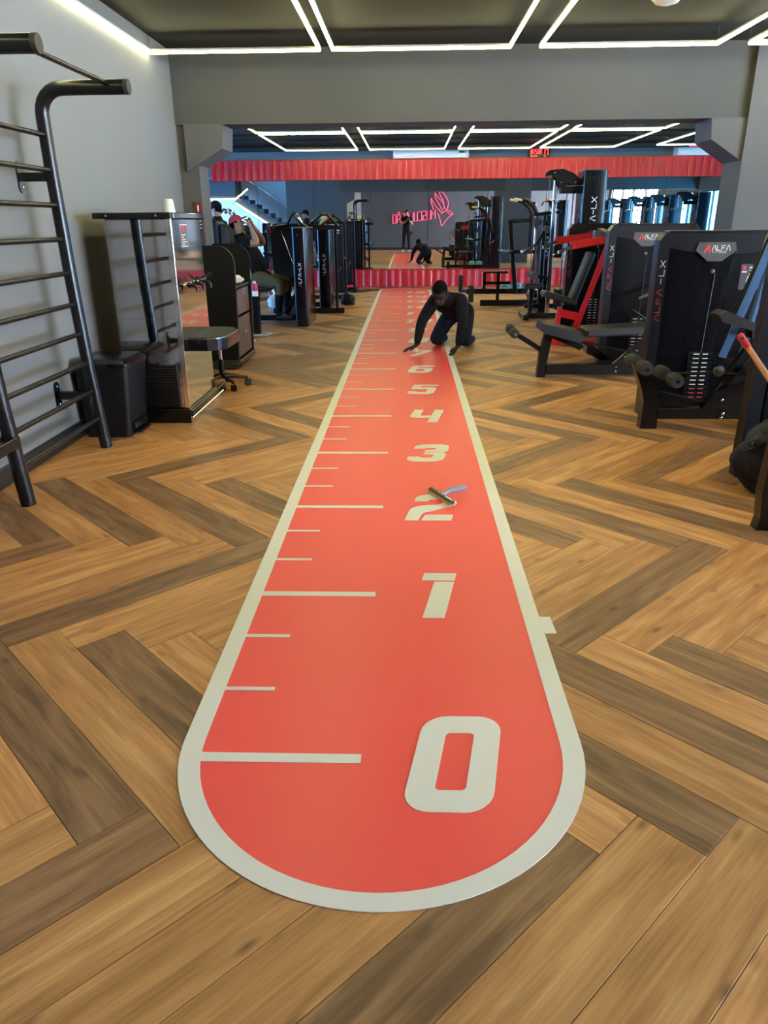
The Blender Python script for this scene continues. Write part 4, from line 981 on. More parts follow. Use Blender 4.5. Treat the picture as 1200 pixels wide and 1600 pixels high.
# navy bag between them
t = thing('gym_bag', 'slouched dark navy bag on the floor at the right picture edge', 'bag', (2.08, 2.24, 0))
rr = random.Random(9); mb = MB(); vv = mb.ball((2.12, 2.24, .2), (.245, .20, .215), 30, 20)
from mathutils import noise as MN
for v in vv:
    q = v.co - V((2.12, 2.24, .2)); k = 1 + .28*MN.noise(v.co*7.0) + .12*MN.noise(v.co*17.0)
    v.co = V((2.12, 2.24, .2)) + V((q.x*k, q.y*k, q.z*(1+(k-1)*.6)))
    v.co.z = max(v.co.z, .004)
    if v.co.y > 2.50: v.co.y = 2.50
mb.build('bag_body', 'bagblue', t, 'all')
MB().tube([(1.93, 2.12, .30), (1.96, 2.05, .36), (2.08, 2.02, .42), (2.22, 2.03, .43), (2.36, 2.1, .36)], .014, 8).build('bag_strap', 'cloth_black', t, True)
MB().tube([(1.90, 2.2, .26), (1.99, 2.10, .335), (2.10, 2.06, .40)], .006, 6).build('zip', 'blackm', t, True)
MB().lathe([(.010, -.004), (.010, .004)], (1.915, 2.14, .315), 10, 'Y').build('strap_ring', 'chrome', t, True)
# mop handle
t = thing('mop', 'orange striped mop handle with red tip leaning at the right picture edge', 'mop', (2.3, 2.15, 0))
p0, p1 = V((1.825, 2.33, .862)), V((2.36, 1.88, .05)); d = (p1-p0)
MB().tube([p0+d*.075, p1], .0145, 12).build('pole', 'orange', t, True)
MB().tube([p0, p0+d*.01, p0+d*.08], [.014, .019, .019], 12).build('pole_tip', 'logo_red', t, True)
mb = MB(); mb.lathe([(.007, -.022), (.007, .0)], tuple(p0+d*.02+V((-.003, -.0, 0))), 8, 'Y'); mb.build('hang_hole', 'blackpanel', t)
sd = d.cross(V((0,1,0))).normalized()
for s_ in (-.006, .004, .010): MB().tube([p0+d*.085+sd*s_+V((0,-.0125,0)), p1+sd*s_+V((0,-.0125,0))], .0028, 6).build('pole_stripe', 'pinkp', t)
MB().box(2.30, 2.58, 1.84, 1.93, .002, .06, .02).build('mop_head', 'rubber', t)

# B: lying leg curl ---------------------------------------------------------------
t = thing('lying_curl_machine', 'black lying leg curl machine with a long padded bench, second on the right', 'gym machine', (2.2, 5.9, 0))
shroud(t, 2.075, 2.98, 6.20, .14, 1.385, placard=False)
MB().prism([(1.335, 0), (1.42, 0), (1.425, .13), (1.47, .42), (1.39, .42), (1.35, .25)], (0, 5.56, 0), (1,0,0), (0,0,1), (0, .08, 0)).build('front_leg', 'blackm', t)
MB().beam((1.41, 5.60, .075), (2.9, 5.60, .075), .08, .10).build('base_beam', 'blackm', t)
MB().prism([(1.33, .46), (1.35, .525), (1.70, .45), (1.75, .39), (1.70, .35), (1.36, .44)], (0, 5.42, 0), (1,0,0), (0,0,1), (0, .36, 0)).build('front_pad', 'pad', t)
MB().beam((1.76, 5.60, .435), (2.62, 5.60, .475), .36, .075, .015).build('rear_pad', 'pad', t)
MB().prism([(1.45, .41), (1.72, .34), (1.76, .30), (1.72, .27), (1.46, .38)], (0, 5.5, 0), (1,0,0), (0,0,1), (0, .2, 0)).build('pad_support', 'blackm', t)
MB().beam((1.47, 5.52, .395), (2.30, 5.52, .235), .025, .022).build('link_rod', 'blackm', t)
MB().beam((1.385, 5.60, .25), (1.09, 5.60, .43), .045, .045).build('swing_arm', 'blackm', t)
MB().tube([(1.08, 5.36, .44), (1.08, 5.86, .44)], .012, 8).build('roller_axle', 'chrome', t, True)
foam(t, 1.08, .44, 5.40, 5.56, .042); foam(t, 1.08, .44, 5.66, 5.82, .042)
MB().prism([(2.05, .13), (2.55, .13), (2.55, .34), (2.3, .36)], (0, 5.53, 0), (1,0,0), (0,0,1), (0, .025, 0)).build('pivot_plate', 'blackm', t)
MB().prism([(1.86, .26), (1.92, .27), (2.10, .13), (2.02, .12), (1.86, .19)], (0, 5.8, 0), (1,0,0), (0,0,1), (0, .18, 0)).build('foot_plate', 'blackg', t)
MB().beam((2.35, 5.95, .7), (2.65, 6.05, .82), .03, .03).build('handle_arm', 'blackm', t)
MB().tube([(2.30, 5.9, .60), (2.42, 5.9, .52), (2.45, 5.9, .44)], .015, 8).build('hand_grip', 'blackm', t, True)
MB().beam((2.55, 5.6, .1), (2.55, 5.6, .46), .08, .08).build('rear_leg', 'blackm', t)
bolts(t, [(2.17, 5.528, .20), (2.27, 5.518, .26), (2.10, 5.558, .10), (2.10, 5.558, .055)], r=.010)

# C: red chest press --------------------------------------------------------------
t = thing('chest_press_machine', 'chest press machine with red arms, red frame and black seat, third on the right', 'gym machine', (2.2, 7.8, 0))
shroud(t, 2.09, 2.98, 8.25, .14, 1.385, placard=False)
for (p, q, y) in (((1.965, 1.155), (2.40, 1.225), 7.5), ((1.87, 1.195), (2.42, 1.265), 8.0)):
    arm = MB().beam((p[0], y, p[1]), (q[0], y, q[1]), .07, .085, .006).build('press_arm', 'redp', t)
    hnd = MB().tube([(p[0]+.02, y-.02, p[1]-.0), (p[0]-.05, y-.06, p[1]-.03), (p[0]-.15, y-.09, p[1]-.065)], .017, 10).build('hand_grip', 'rubber', arm, True)
    pass
    MB().lathe([(.019, -.006), (.019, .006)], (p[0]-.155, y-.092, p[1]-.067), 12, 'X').build('grip_end', 'logo_white', arm, True)
    MB().box(q[0]-.02, q[0]+.02, y-.04, y-.034, q[1]-.025, q[1]+.02).build('arm_sticker', 'logo_white', arm)
MB().beam((2.40, 7.45, 1.25), (2.44, 8.1, 1.30), .08, .08).build('pivot_beam', 'badge', t)
MB().box(2.26, 2.36, 7.62, 7.72, 1.20, 1.32, .01).build('pivot_block', 'badge', t)
MB().beam((2.405, 7.5, 1.18), (2.10, 7.5, .20), .05, .06).build('back_upright', 'redp', t)
MB().beam((2.12, 7.5, .30), (2.06, 7.5, .02), .05, .07).build('rear_leg', 'redp', t)
MB().beam((1.84, 7.5, .02), (1.90, 7.5, .46), .05, .07).build('front_leg', 'redp', t)
MB().beam((1.87, 7.5, .40), (2.16, 7.5, .34), .05, .09).build('seat_rail', 'redp', t)
MB().beam((1.84, 7.55, .04), (2.9, 7.55, .04), .06, .06).build('base_beam', 'redp', t)
MB().beam((2.25, 7.66, 1.08), (2.06, 7.66, .52), .26, .075, .02, upv=(1,0,0)).build('backrest', 'pad', t)
MB().beam((1.70, 7.66, .615), (2.10, 7.66, .50), .30, .07, .02).build('seat', 'pad', t)
MB().beam((2.02, 7.66, .46), (2.0, 7.66, .2), .14, .12).build('seat_post', 'blackm', t)
MB().tube([(2.42, 7.46, 1.05), (2.42, 7.40, 1.05)], .014, 8).build('lock_knob', 'chrome', t, True)

# towers ---------------------------------------------------------------------------
def tower(t, x0, x1, y0, y1, h, text=True, part='tower', tz=None):
    lp = rrect(x0, y0, x1, y1, .035, 4)
    p = MB().prism(lp, (0,0,0), (1,0,0), (0,1,0), (0,0,h)).build(part, 'blackg', t, True)
    MB().prism(rrect(x0-.004, y0-.004, x1+.004, y1+.004, .037, 4), (0,0,h), (1,0,0), (0,1,0), (0,0,.014)).build('top_cap', 'badge', p)
    if text:
        hh = (x1-x0)*.20; z0 = (tz or h*.42)
        printed(p, 'A', ((x0+x1)/2+hh/2, y0-.0006, z0), (0,0,1), (-1,0,0), NEG, hh, 'logo_red', wd=1.05)
        printed(p, 'LFA-LX', ((x0+x1)/2+hh/2, y0-.0006, z0+hh*1.3), (0,0,1), (-1,0,0), NEG, hh, wd=.95, gap=.28)
    MB().lathe([(.010, 0), (.010, -.006)], (x0+(x1-x0)*.4, y0, h-.09), 10, 'Y').build('bolt', 'chrome', p)
    MB().lathe([(.008, 0), (.008, -.006)], (x0+(x1-x0)*.75, y0, h-.15), 10, 'Y').build('bolt', 'chrome', p)
    return p
def lat_machine(name, label, x, y, h=2.10, gp=None, text=True):
    """tall cable tower with a pulley head, a seat and thigh pads, front towards -X"""
    t = thing(name, label, 'gym machine', (x, y, 0), gp)
    tower(t, x, x+.34, y, y+.50, h, text, tz=1.17)
    hd_ = [(-.46, h-.05)] + arc(-.44, h-.045, .065, 200, 90, 6) + [(-.28, h+.03), (-.12, h-.03), (0, h-.13), (.02, h-.18), (-.16, h-.18), (-.2, h-.15)] + arc(-.28, h-.15, .075, 0, -180, 6) + [(-.37, h-.10)]
    for dy in (.14, .32):
        p = MB().prism([(x+a, b) for a, b in hd_], (0, y+dy, 0), (1,0,0), (0,0,1), (0, .02, 0)).build('head_plate', 'blackm', t)
        bolts(p, [(x-.40, y+dy-.001, h-.02), (x-.30, y+dy-.001, h-.15), (x-.09, y+dy-.001, h-.15)], r=.010)
    for a, b in ((-.40, h-.03), (-.28, h-.13)): MB().lathe([(.05, .17), (.04, .19), (.04, .29), (.05, .31)], (x+a, y, b), 18, 'Y').build('pulley', 'chrome', t, True)
    MB().tube([(x-.45, y+.24, h-.04), (x-.45, y+.24, 1.72)], .004, 6).build('cable', 'chrome', t)
    MB().tube([(x-.45, y-.30, 1.66), (x-.45, y-.2, 1.70), (x-.45, y+.24, 1.72), (x-.45, y+.68, 1.70), (x-.45, y+.78, 1.66)], .014, 8).build('lat_bar', 'chrome', t, True)
    MB().beam((x-.36, y+.24, .05), (x-.36, y+.24, h-.12), .06, .05).build('front_post', 'chrome', t)
    MB().beam((x-.75, y+.24, .05), (x+.2, y+.24, .05), .08, .08).build('base_beam', 'blackm', t)
    MB().beam((x-.72, y-.05, .05), (x-.72, y+.53, .05), .08, .08).build('cross_foot', 'blackm', t)
    MB().beam((x-.62, y+.24, .08), (x-.62, y+.24, .48), .07, .07).build('seat_post', 'blackm', t)
    MB().beam((x-.75, y+.24, .50), (x-.45, y+.24, .50), .30, .07, .02).build('seat', 'pad', t)
    MB().tube([(x-.62, y-.02, .66), (x-.62, y+.5, .66)], .05, 12).build('thigh_roller', 'rubber', t, True)
    MB().beam((x-.36, y+.24, .60), (x-.64, y+.24, .66), .05, .05).build('roller_arm', 'blackm', t)
    MB().beam((x-.3, y+.24, h-.25), (x+.1, y+.24, h-.25), .08, .10).build('top_beam', 'blackm', t)
    for q in range(2): MB().tube([(x-.18+.09*q, y+.24, .15), (x-.18+.09*q, y+.24, h-.28)], .011, 8).build('guide_rod', 'chrome', t, True)
    for i in range(9): MB().box(x-.25, x-.02, y+.10, y+.38, .14+.035*i, .17+.035*i, .003).build('weight_plate', 'blackm', t)
    return t
lat = lat_machine('lat_pulldown', 'tall black cable tower with rounded pulley head rising behind the red chest press', 2.60, 10.0)
def more(src, loc, rz, label, group=None):
    c = copy_tree(src); c.location = loc; c.rotation_euler = (0, 0, rz); c['label'] = label
    if group: c['group'] = group
    return c
for i, (x, y, rz) in enumerate(((8.0, 2.0, 0), (8.0, 4.6, 0), (8.0, 7.4, 0), (8.0, 9.8, 0), (8.0, 12.2, 0), (4.0, 4.6, 0), (4.2, 2.0, 0), (5.2, 0.0, 0.0), (5.9, 3.4, 0), (3.1, -0.7, 0), (3.35, 0.9, 0.15))):
    lb = ['tall cable machine by the right windows, farthest from the mirror', 'tall cable machine by the right windows, fourth from the mirror', 'tall cable machine by the right windows, third from the mirror', 'tall cable machine by the right windows, second from the mirror', 'tall cable machine by the right windows, nearest the mirror',
          'cable tower seen only in the mirror, behind the first leg curl', 'cable tower seen only in the mirror, nearest the lane', 'cable tower seen only in the mirror, farthest from the lane end', 'cable tower seen only in the mirror, midway to the windows', 'cable tower seen only in the mirror beside the neon bird', 'slightly turned cable tower seen only in the mirror'][i]
    more(lat, (x, y, 0), rz, lb, 'tall cable towers')
# A copy of the leg machines further right so that the rows go on
# F: low row with foot plates, near the mirror
t = thing('low_row_machine', 'black plate frame row machine with low seat platform and uprights, before the mirror', 'gym machine', (1.9, 12.3, 0))
MB().beam((1.38, 12.2, .05), (2.6, 12.2, .05), .09, .10).build('base_beam', 'blackm', t)
MB().beam((1.16, 12.6, .22), (2.6, 12.6, .22), .09, .09).build('upper_beam', 'blackm', t)
MB().beam((2.5, 12.0, .05), (2.5, 12.9, .05), .09, .09).build('cross_foot', 'blackm', t)
MB().beam((1.42, 12.3, .58), (1.86, 12.3, .58), .30, .035, .006).build('platform', 'blackm', t)
MB().beam((1.45, 12.3, .20), (1.45, 12.3, .57), .055, .055).build('platform_leg', 'blackm', t)
MB().beam((1.70, 12.3, .06), (1.70, 12.3, .57), .055, .055).build('platform_leg', 'blackm', t)
MB().beam((1.44, 12.3, .39), (1.92, 12.3, .39), .055, .055).build('platform_rail', 'blackm', t)
MB().box(1.02, 1.10, 12.72, 12.80, .20, .50, .012).build('foot_stop', 'rubber', t)
MB().box(1.18, 1.27, 12.32, 12.42, .05, .34, .012).build('foot_stop', 'rubber', t)
MB().beam((1.06, 12.76, .22), (1.2, 12.6, .22), .06, .06).build('stop_arm', 'blackm', t)
MB().beam((2.02, 12.3, .20), (1.86, 12.3, 1.45), .075, .09).build('front_upright', 'blackm', t)
MB().beam((2.27, 12.2, .05), (2.40, 12.2, 1.45), .10, .12).build('rear_upright', 'blackm', t)
MB().beam((1.86, 12.25, .92), (2.38, 12.25, .92), .06, .06).build('cross_bar', 'blackm', t)
for y in (12.05, 12.6):
    a = MB().tube([(2.02, y, 1.76), (2.10, y, 1.755), (2.24, y, 1.64), (2.42, y, 1.25), (2.45, y, 1.12)], .035, 10).build('lever_arm', 'blackm', t, True)
    MB().tube([(1.88, y, 1.785), (2.03, y, 1.76)], .022, 10).build('hand_grip', 'yellow', a, True)
    MB().beam((1.90, y, .94), (1.70, y-.02, .95), .03, .03).build('plate_horn', 'chrome', t)
MB().beam((1.88, 12.3, 1.43), (2.42, 12.3, 1.45), .07, .07).build('top_bar', 'blackm', t)
MB().tube([(2.55, 12.0, .88), (2.40, 11.95, .78)], .014, 8).build('lock_pin', 'chrome', t, True)
t = thing('weight_tower', 'narrow black cable tower with vertical lettering and jointed arms behind the red chest press', 'gym machine', (2.34, 11.2, 0))
tower(t, 2.21, 2.41, 11.0, 11.6, 1.50, tz=.86)
MB().beam((2.05, 10.95, 1.52), (2.5, 11.0, 1.56), .05, .05).build('top_beam', 'blackm', t)
for (x, y, z) in ((2.10, 10.92, 1.42), (2.28, 10.90, 1.30)): MB().lathe([(.05, -.02), (.06, -.012), (.045, 0), (.06, .012), (.05, .02)], (x, y, z), 16, 'Y').build('pulley', 'badge', t, True)
MB().beam((2.30, 10.93, 1.40), (2.12, 10.90, 1.08), .05, .05).build('jointed_arm', 'blackm', t)
MB().beam((2.12, 10.90, 1.08), (1.90, 10.84, .98), .035, .035).build('jointed_arm', 'blackm', t)
MB().lathe([(.018, -.02), (.022, 0), (.018, .02)], (1.885, 10.838, .975), 10, 'X').build('grip_end', 'logo_white', t, True)
MB().beam((2.36, 10.93, 1.30), (2.20, 10.88, 1.45), .045, .045).build('jointed_arm', 'blackm', t)
for q in range(4): MB().tube([(2.06+.07*q, 10.93, .25), (2.05+.07*q, 10.93, 1.5)], .007, 6).build('cable', 'badge', t)
MB().beam((2.0, 10.97, .12), (2.5, 10.97, .12), .09, .07).build('base_beam', 'blackm', t)
MB().box(2.04, 2.20, 10.95, 11.15, .25, .31, .01).build('weight_plate', 'blackm', t)
MB().box(2.04, 2.20, 10.95, 11.15, .33, .39, .01).build('weight_plate', 'chrome', t)
t = thing('shoe_pair', 'teal and black shoes on the base of the low row machine', 'shoes', (1.92, 12.45, .27))
for x in (1.88, 2.08):
    mb = MB(); vv = mb.ball((x, 12.62, .315), (.10, .045, .05), 14, 10)
    for v in vv: v.co.z = max(v.co.z, .268); v.co.z -= max(0, (x-.02 - v.co.x))*.25*(v.co.z > .3)
    o = mb.build('shoe_upper', 'teal', t, 'all')
    MB().box(x-.09, x+.09, 12.575, 12.665, .266, .285, .008).build('shoe_sole', 'white', o)

# left rear bay --------------------------------------------------------------------
t = thing('seated_machine', 'black seated exercise machine under the red-capped man, with tall lettered tower', 'gym machine', (-2.0, 9.9, 0))
tower(t, -1.585, -1.395, 9.40, 10.38, 1.36)
MB().beam((-3.0, 9.9, .075), (-1.55, 9.9, .075), .08, .08).build('base_beam', 'blackm', t)
MB().beam((-2.7, 9.5, .05), (-2.7, 10.4, .05), .08, .08).build('cross_foot', 'blackm', t)
MB().box(-2.98, -2.72, 9.78, 10.26, .86, 1.46, .03).build('backrest', 'bagblue', t)
MB().box(-2.72, -2.58, 9.82, 10.22, .74, 1.42, .035).build('back_cushion', 'rubber', t)
MB().beam((-2.45, 10.0, .50), (-2.0, 10.0, .52), .40, .09, .025).build('seat', 'pad', t)
MB().beam((-2.3, 10.0, .08), (-2.3, 10.0, .48), .10, .10).build('seat_post', 'blackm', t)
MB().beam((-2.85, 10.0, .08), (-2.85, 10.0, .9), .08, .08).build('back_post', 'blackm', t)
MB().beam((-1.85, 9.9, .05), (-1.6, 9.9, .45), .07, .07).build('foot_brace', 'blackm', t)
MB().beam((-1.80, 9.65, .10), (-1.80, 10.35, .10), .24, .03, .008).build('foot_plate', 'rubber', t)
MB().box(-1.9, -1.55, 10.40, 10.48, .55, .64, .01).build('knee_bar', 'blackm', t)
mb = MB(); mb.prism([(10.0-.035, .86), (10.035, .86), (10.0, .91)], (-2.579, 0, .25), (0,1,0), (0,0,1), (.002,0,0)); mb.build('badge', 'badge', t)
t = thing('arm_machine', 'black lever machine with spread handle arms above, behind the first lettered tower', 'gym machine', (-1.8, 11.0, 0))
MB().prism([(-2.15, .05), (-2.12, 1.38), (-2.05, 1.42), (-1.70, 1.42), (-1.62, 1.3), (-1.60, .05)], (0, 10.95, 0), (1,0,0), (0,0,1), (0, .16, 0)).build('housing', 'blackpanel', t)
MB().beam((-1.98, 10.93, 1.32), (-1.78, 10.93, .72), .012, .012).build('brace_rod', 'chrome', t)
for pts in ([(-1.95, 10.7, 1.37), (-1.72, 10.7, 1.40), (-1.62, 10.7, 1.56), (-1.50, 10.7, 1.42), (-1.32, 10.7, 1.32)], [(-1.40, 10.85, 1.40), (-1.18, 10.85, 1.55), (-1.08, 10.85, 1.54), (-.92, 10.85, 1.36)], [(-1.25, 11.2, 1.38), (-1.02, 11.2, 1.54), (-.86, 11.2, 1.42)]):
    MB().tube([(x-.12, y, z) for x, y, z in pts], .022, 8).build('handle_arm', 'blackm', t, True)
for x, y, z in ((-1.95, 10.68, 1.37), (-1.62, 10.7, 1.57), (-1.22, 10.85, 1.56), (-1.06, 11.2, 1.55)): MB().lathe([(.024, -.02), (.03, 0), (.024, .02)], (x-.1, y, z), 10, 'Y').build('grip_end', 'rubber', t, True)
MB().beam((-2.1, 10.9, 1.36), (-1.0, 10.95, 1.36), .06, .07).build('top_beam', 'blackm', t)
MB().beam((-2.2, 11.1, .05), (-1.0, 11.1, .05), .08, .08).build('base_beam', 'blackm', t)
MB().beam((-1.12, 11.1, .05), (-1.12, 11.1, 1.36), .05, .05).build('rear_post', 'blackm', t)
t = thing('weight_tower', 'second black lettered tower on the left, with a pale yellow cloth on top', 'gym machine', (-1.36, 11.9, 0))
tower(t, -1.47, -1.265, 11.55, 12.40, 1.385)
MB().beam((-1.9, 12.0, .06), (-1.40, 12.0, .06), .08, .08).build('base_beam', 'blackm', t)
MB().beam((-1.9, 12.0, .06), (-1.9, 12.0, .9), .06, .06).build('rear_post', 'blackm', t)
t = thing('crumpled_cloth', 'pale yellow crumpled cloth standing on top of the second lettered tower', 'cloth', (-1.375, 11.65, 1.40))
mb = MB(); vv = mb.ball((-1.365, 11.65, 1.52), (.055, .05, .065), 16, 12)
for v in vv: v.co += (v.co - V((-1.365, 11.65, 1.52)))*(.5*MN.noise(v.co*28))
mb.build('cloth_top', 'yellow', t, True)
MB().tube([(-1.40, 11.65, 1.4), (-1.39, 11.65, 1.44), (-1.37, 11.65, 1.49)], [.04, .022, .03], 10).build('cloth_tail', 'yellow', t, True)
def rack(name, label, x, y, h, poster):
    t = thing(name, label, 'gym machine', (x-.14, y, 0))
    MB().box(x-.30, x-.04, y, y+.05, .20, h-.06, .004).build('panel', 'blackpanel', t)
    MB().beam((x, y, 0), (x, y, h), .05, .06).build('front_post', 'blackm', t)
    MB().beam((x-.32, y+.02, 0), (x-.32, y+.02, h), .05, .06).build('rear_post', 'blackm', t)
    MB().beam((x-.34, y, .16), (x, y, .20), .05, .05).build('lower_rail', 'blackm', t)
    MB().beam((x-.34, y, h-.03), (x+.02, y, h-.03), .05, .05).build('top_rail', 'blackm', t)
    MB().beam((x-.7, y+.3, .05), (x, y+.3, .05), .07, .07).build('base_beam', 'blackm', t)
    MB().beam((x, y, .05), (x, y+.6, .05), .07, .07).build('side_foot', 'blackm', t)
    MB().beam((x-.08, y-.03, .62), (x-.18, y-.03, .52), .015, .015).build('latch', 'chrome', t)
    MB().lathe([(.02, -.03), (.02, .03)], (x, y-.03, h*.55), 10, 'Y').build('adjust_knob', 'chrome', t, True)
    if poster:
        p = MB().box(x-.25, x-.10, y-.006, y-.001, h-.22, h-.06).build('poster', 'paper', t)
        for i in range(3):
            for j in range(3): MB().box(x-.243+.05*j, x-.203+.05*j, y-.0075, y-.006, h-.212+.05*i, h-.175+.05*i).build('poster_picture', 'badge' if (i+j) % 2 else 'blackpanel', p)
    return t
rack('cable_rack', 'black panelled rack with a small picture poster, third on the left from the front', -1.14, 13.2, 1.46, True)
rack('cable_rack', 'black panelled rack nearest the mirror on the left', -1.10, 15.1, 1.46, False)
# machines along the left bay: seen only partly and in the mirror
for i, (x, y) in enumerate(((-3.6, 12.6), (-4.0, 9.0))):
    c = more(bpy.data.objects['chest_press_machine'], (x, y, 0), math.pi*(0.5 if i else 0.0), ['chest press machine in the left rear bay near the mirror', 'chest press machine behind the left pilaster'][i], 'press machines in the left bay')
# things on the floor of the left bay
t = thing('backpack', 'small slouched black bag on the floor beside the left racks', 'bag', (-1.05, 12.5, 0))
mb = MB(); vv = mb.ball((-1.05, 12.5, .08), (.13, .12, .12), 18, 12)
for v in vv: v.co += (v.co-V((-1.05, 12.5, .08)))*.45*MN.noise(v.co*11); v.co.z = max(v.co.z, .003)
mb.build('bag_body', 'bagblue', t, 'all')
MB().tube([(-1.10, 12.42, .14), (-1.06, 12.40, .22), (-1.0, 12.42, .16)], .012, 8).build('bag_handle', 'cloth_black', t, True)
t = thing('plastic_bag', 'white knotted plastic bag on the floor under the seated machine', 'bag', (-2.2, 11.45, 0))
mb = MB(); vv = mb.ball((-2.2, 11.45, .14), (.16, .12, .15), 16, 12)
for v in vv: v.co += (v.co-V((-2.2, 11.45, .14)))*.35*MN.noise(v.co*13); v.co.z = max(v.co.z, .003)
mb.build('bag_body', 'paper', t, True)
MB().tube([(-2.2, 11.45, .26), (-2.21, 11.45, .31), (-2.23, 11.45, .38)], [.03, .015, .04], 8).build('bag_knot', 'paper', t, True)
t = thing('card_box', 'dark red card box with white bottle on the floor beside the first tower', 'box', (-1.82, 10.75, 0))
MB().box(-1.97, -1.72, 10.65, 10.83, .002, .26, .004).build('box_body', 'darkred', t)
MB().box(-1.97, -1.72, 10.645, 10.65, .26, .33, .001).build('box_flap', 'darkred', t)
MB().box(-1.87, -1.80, 10.647, 10.65, .1, .15).build('box_print', 'logo_red', t)
t = thing('spray_bottle', 'white bottle standing in the dark red card box', 'bottle', (-1.82, 10.73, .26))
MB().lathe([(.035, .262), (.038, .27), (.038, .36), (.015, .40), (.015, .42)], (-1.80, 10.74, 0), 14).build('bottle_body', 'white', t, True)
MB().lathe([(.02, .42), (.02, .45), (.012, .46)], (-1.80, 10.74, 0), 12).build('bottle_cap', 'logo_red', t, True)
t = thing('spray_bottle', 'white spray bottle with red label behind the kiosk desk', 'bottle', (-2.02, 8.7, 0))
MB().beam((-2.02, 8.7, 0), (-2.02, 8.7, .5), .10, .10).build('stand_post', 'blackm', t)
MB().lathe([(.045, .502), (.045, .62), (.02, .68), (.02, .70)], (-2.02, 8.7, 0), 14).build('bottle_body', 'white', t, True)
MB().lathe([(.046, .57), (.046, .67)], (-2.02, 8.7, 0), 14).build('bottle_label', 'logo_red', t, True)
t = thing('power_cord', 'thin white cord loop on the wooden floor behind the kiosk desk', 'cord', (-1.95, 8.6, 0))
MB().tube([(-2.3, 8.75, .006), (-2.0, 8.78, .006), (-1.80, 8.62, .006), (-1.84, 8.5, .006), (-2.05, 8.52, .006), (-2.3, 8.4, .006)], .006, 6).build('cord_loop', 'cord', t, True)
MB().tube([(-2.1, 8.1, .006), (-1.92, 8.05, .006), (-2.05, 7.8, .006), (-2.2, 7.7, .006)], .006, 6).build('cord_tail', 'cord', t, True)
# ------------------------------------------------------------------ what the mirror shows behind the camera
t = thing('neon_sign', 'red neon word and bird outline on the charcoal wall, seen reversed in the mirror', 'sign', (0.4, YB, 1.2))
st_h, st_w, gp_ = .40, .155, .06
x = 1.42
for ch in 'MUSCULA\u00c7\u00c3O':
    mb = MB(); wd = st_w*(1.25 if ch == 'M' else 1)
    for s_ in G[ch if ch != 'A' else 'a']: mb.tube([(x - a*wd, YB+.05, 1.245+.10*(x-a*wd+.8)+b*st_h) for a, b in s_], .014, 6)
    mb.build('neon_letter', 'neon', t); x -= wd + gp_
def neon(pts, nm='neon_outline'): MB().tube([(a, YB+.05, b) for a, b in pts], .012, 6).build(nm, 'neon', t, True)
def spl(P, n=6):
    out = []
    P = [V((*p, 0)) for p in P]; Q = [P[0]] + P + [P[-1]]
    for i in range(1, len(Q)-2):
        for k in range(n):
            s_ = k/n; a, b, c, d = Q[i-1], Q[i], Q[i+1], Q[i+2]
            v = .5*((2*b) + (c-a)*s_ + (2*a-5*b+4*c-d)*s_*s_ + (3*b-a-3*c+d)*s_**3); out.append((v.x, v.y))
    return out + [(P[-1].x, P[-1].y)]
neon(spl([(1.191, 2.419), (1.207, 2.196), (1.333, 1.881)], 4), 'wing_feather')
neon(spl([(1.191, 2.419), (1.394, 2.085), (1.638, 1.825), (1.728, 1.721)], 4), 'wing_feather')
neon(spl([(1.382, 2.66), (1.394, 2.437), (1.598, 2.122), (1.781, 1.807)], 4), 'wing_feather')
neon(spl([(1.382, 2.66), (1.557, 2.419), (1.781, 2.196), (1.883, 1.918)], 4), 'wing_feather')
neon(spl([(1.618, 2.79), (1.622, 2.567), (1.793, 2.27), (1.862, 1.899)], 4), 'wing_feather')
neon(spl([(1.618, 2.79), (1.822, 2.604), (2.025, 2.307), (2.045, 2.066), (1.944, 1.825)], 4), 'wing_feather')
neon(spl([(1.728, 1.707), (1.862, 1.788), (2.045, 1.825), (2.188, 1.77), (2.297, 1.677), (2.175, 1.595), (1.972, 1.41), (1.744, 1.128), (1.659, 1.417), (1.537, 1.714)], 4), 'bird_body')
neon(spl([(2.025, 1.733), (2.147, 1.669), (2.228, 1.707)], 4), 'bird_beak')
MB().box(-.95, 2.5, YB+.002, YB+.012, 1.25, 1.27).build('mount_rail', 'frame', t)

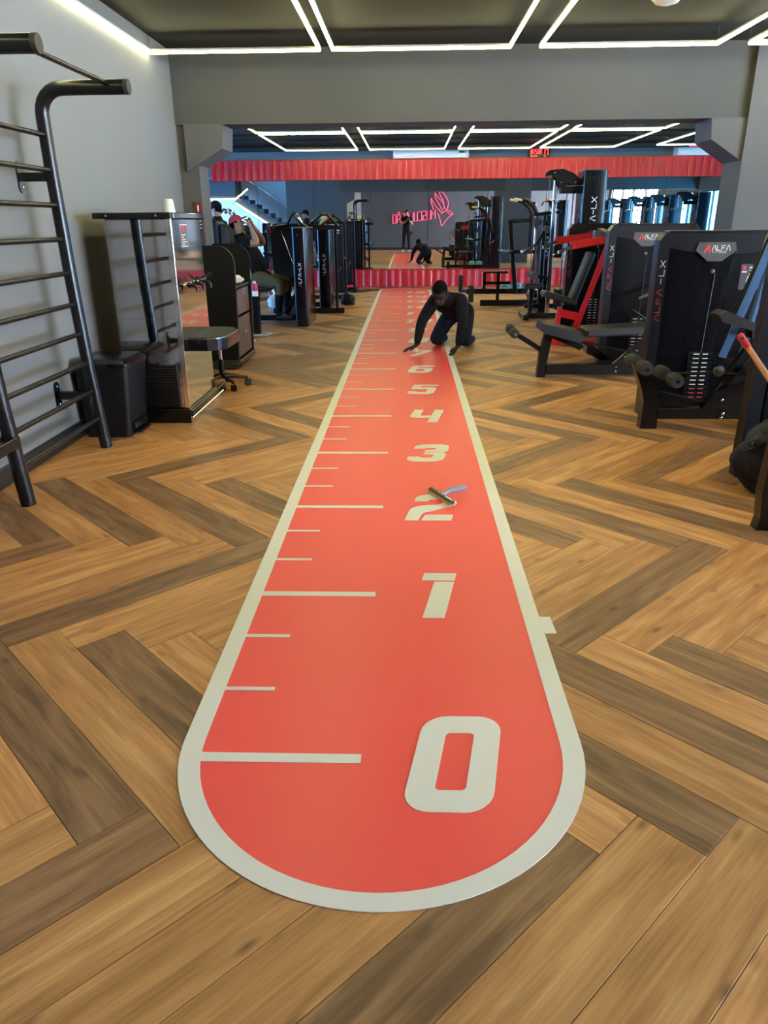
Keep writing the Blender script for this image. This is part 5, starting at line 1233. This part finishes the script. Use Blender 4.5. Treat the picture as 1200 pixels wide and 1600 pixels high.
# staircase in the left part, with a pale wall behind it
struct(MB().box(-8.3, -3.6, 1.2, 1.36, 0, ZC), 'wall_stair', 'wall_blue')
t = thing('staircase', 'dark open staircase with glowing stringer before the pale wall, seen in the mirror', 'staircase', (-6, 2.4, 0))
n = 14; x0, z0 = -6.9, 2.42
for i in range(n):
    xx, zz = x0 + .27*i, z0 - .1725*i
    MB().box(xx, xx+.30, 1.6, 2.7, zz-.05, zz).build('tread', 'stair', t)
    MB().box(xx+.27, xx+.30, 1.6, 2.7, zz-.1725, zz-.05).build('riser', 'stair', t)
for y in (1.6, 2.66):
    MB().beam((x0, y, z0-.16), (x0+.27*n, y, z0-.1725*n-.16+.16), .05, .22).build('stringer', 'stair', t)
MB().box(-8.4, x0+.05, 1.6, 2.7, z0-.12, z0).build('landing', 'stair', t)
MB().beam((x0, 2.73, z0-.30), (x0+.27*(n-2), 2.73, z0-.1725*(n-2)-.28), .03, .03).build('stringer_light', 'led', t)
MB().beam((-8.3, 2.73, z0-.14), (x0, 2.73, z0-.14), .03, .03).build('landing_light', 'led', t)
MB().beam((x0, 2.73, z0-.14), (x0+.5, 2.73, z0+.22), .03, .03).build('flight_light', 'led', t)
MB().box(-8.4, -6.9, 1.5, 2.68, z0+.0, ZC-.01).build('upper_flight', 'stair', t)
for y in (2.66,):
    MB().tube([(x0, y, z0+.9), (x0+.27*n, y, z0-.1725*n+.9)], .02, 8).build('handrail', 'chrome', t, True)
    for i in range(0, n, 3): MB().tube([(x0+.27*i+.1, y, z0-.1725*i), (x0+.27*i+.1, y, z0-.1725*i+.86)], .01, 6).build('baluster', 'frame', t)
# aluminium ladder leaning by the mirror, left bay
t = thing('step_ladder', 'pale aluminium ladder with rounded top leaning in the left rear bay', 'ladder', (-2.9, 12.4, 0))
for y in (12.2, 12.55):
    MB().tube([(-2.35, y, .02), (-3.05, y, 1.55), (-3.10, y, 1.63), (-3.17, y, 1.66), (-3.24, y, 1.60)], .024, 8).build('rail', 'chrome', t, True)
for i in range(6): MB().beam((-2.40-.115*i, 12.2, .15+.25*i), (-2.40-.115*i, 12.55, .15+.25*i), .06, .025).build('tread', 'chrome', t)
# fire extinguisher on the back wall
t = thing('fire_extinguisher', 'red fire extinguisher on the charcoal back wall, seen in the mirror', 'fire extinguisher', (2.7, YB+.12, .5))
MB().lathe([(.07, .5), (.08, .52), (.08, .9), (.05, .97), (.02, 1.0)], (2.7, YB+.12, 0), 16).build('cylinder', 'redp', t, True)
MB().tube([(2.7, YB+.12, 1.0), (2.76, YB+.14, 1.04), (2.79, YB+.14, .9), (2.78, YB+.14, .6)], .012, 6).build('hose', 'rubber', t, True)
MB().box(2.68, 2.74, YB+.002, YB+.05, .7, .75).build('wall_hook', 'chrome', t)
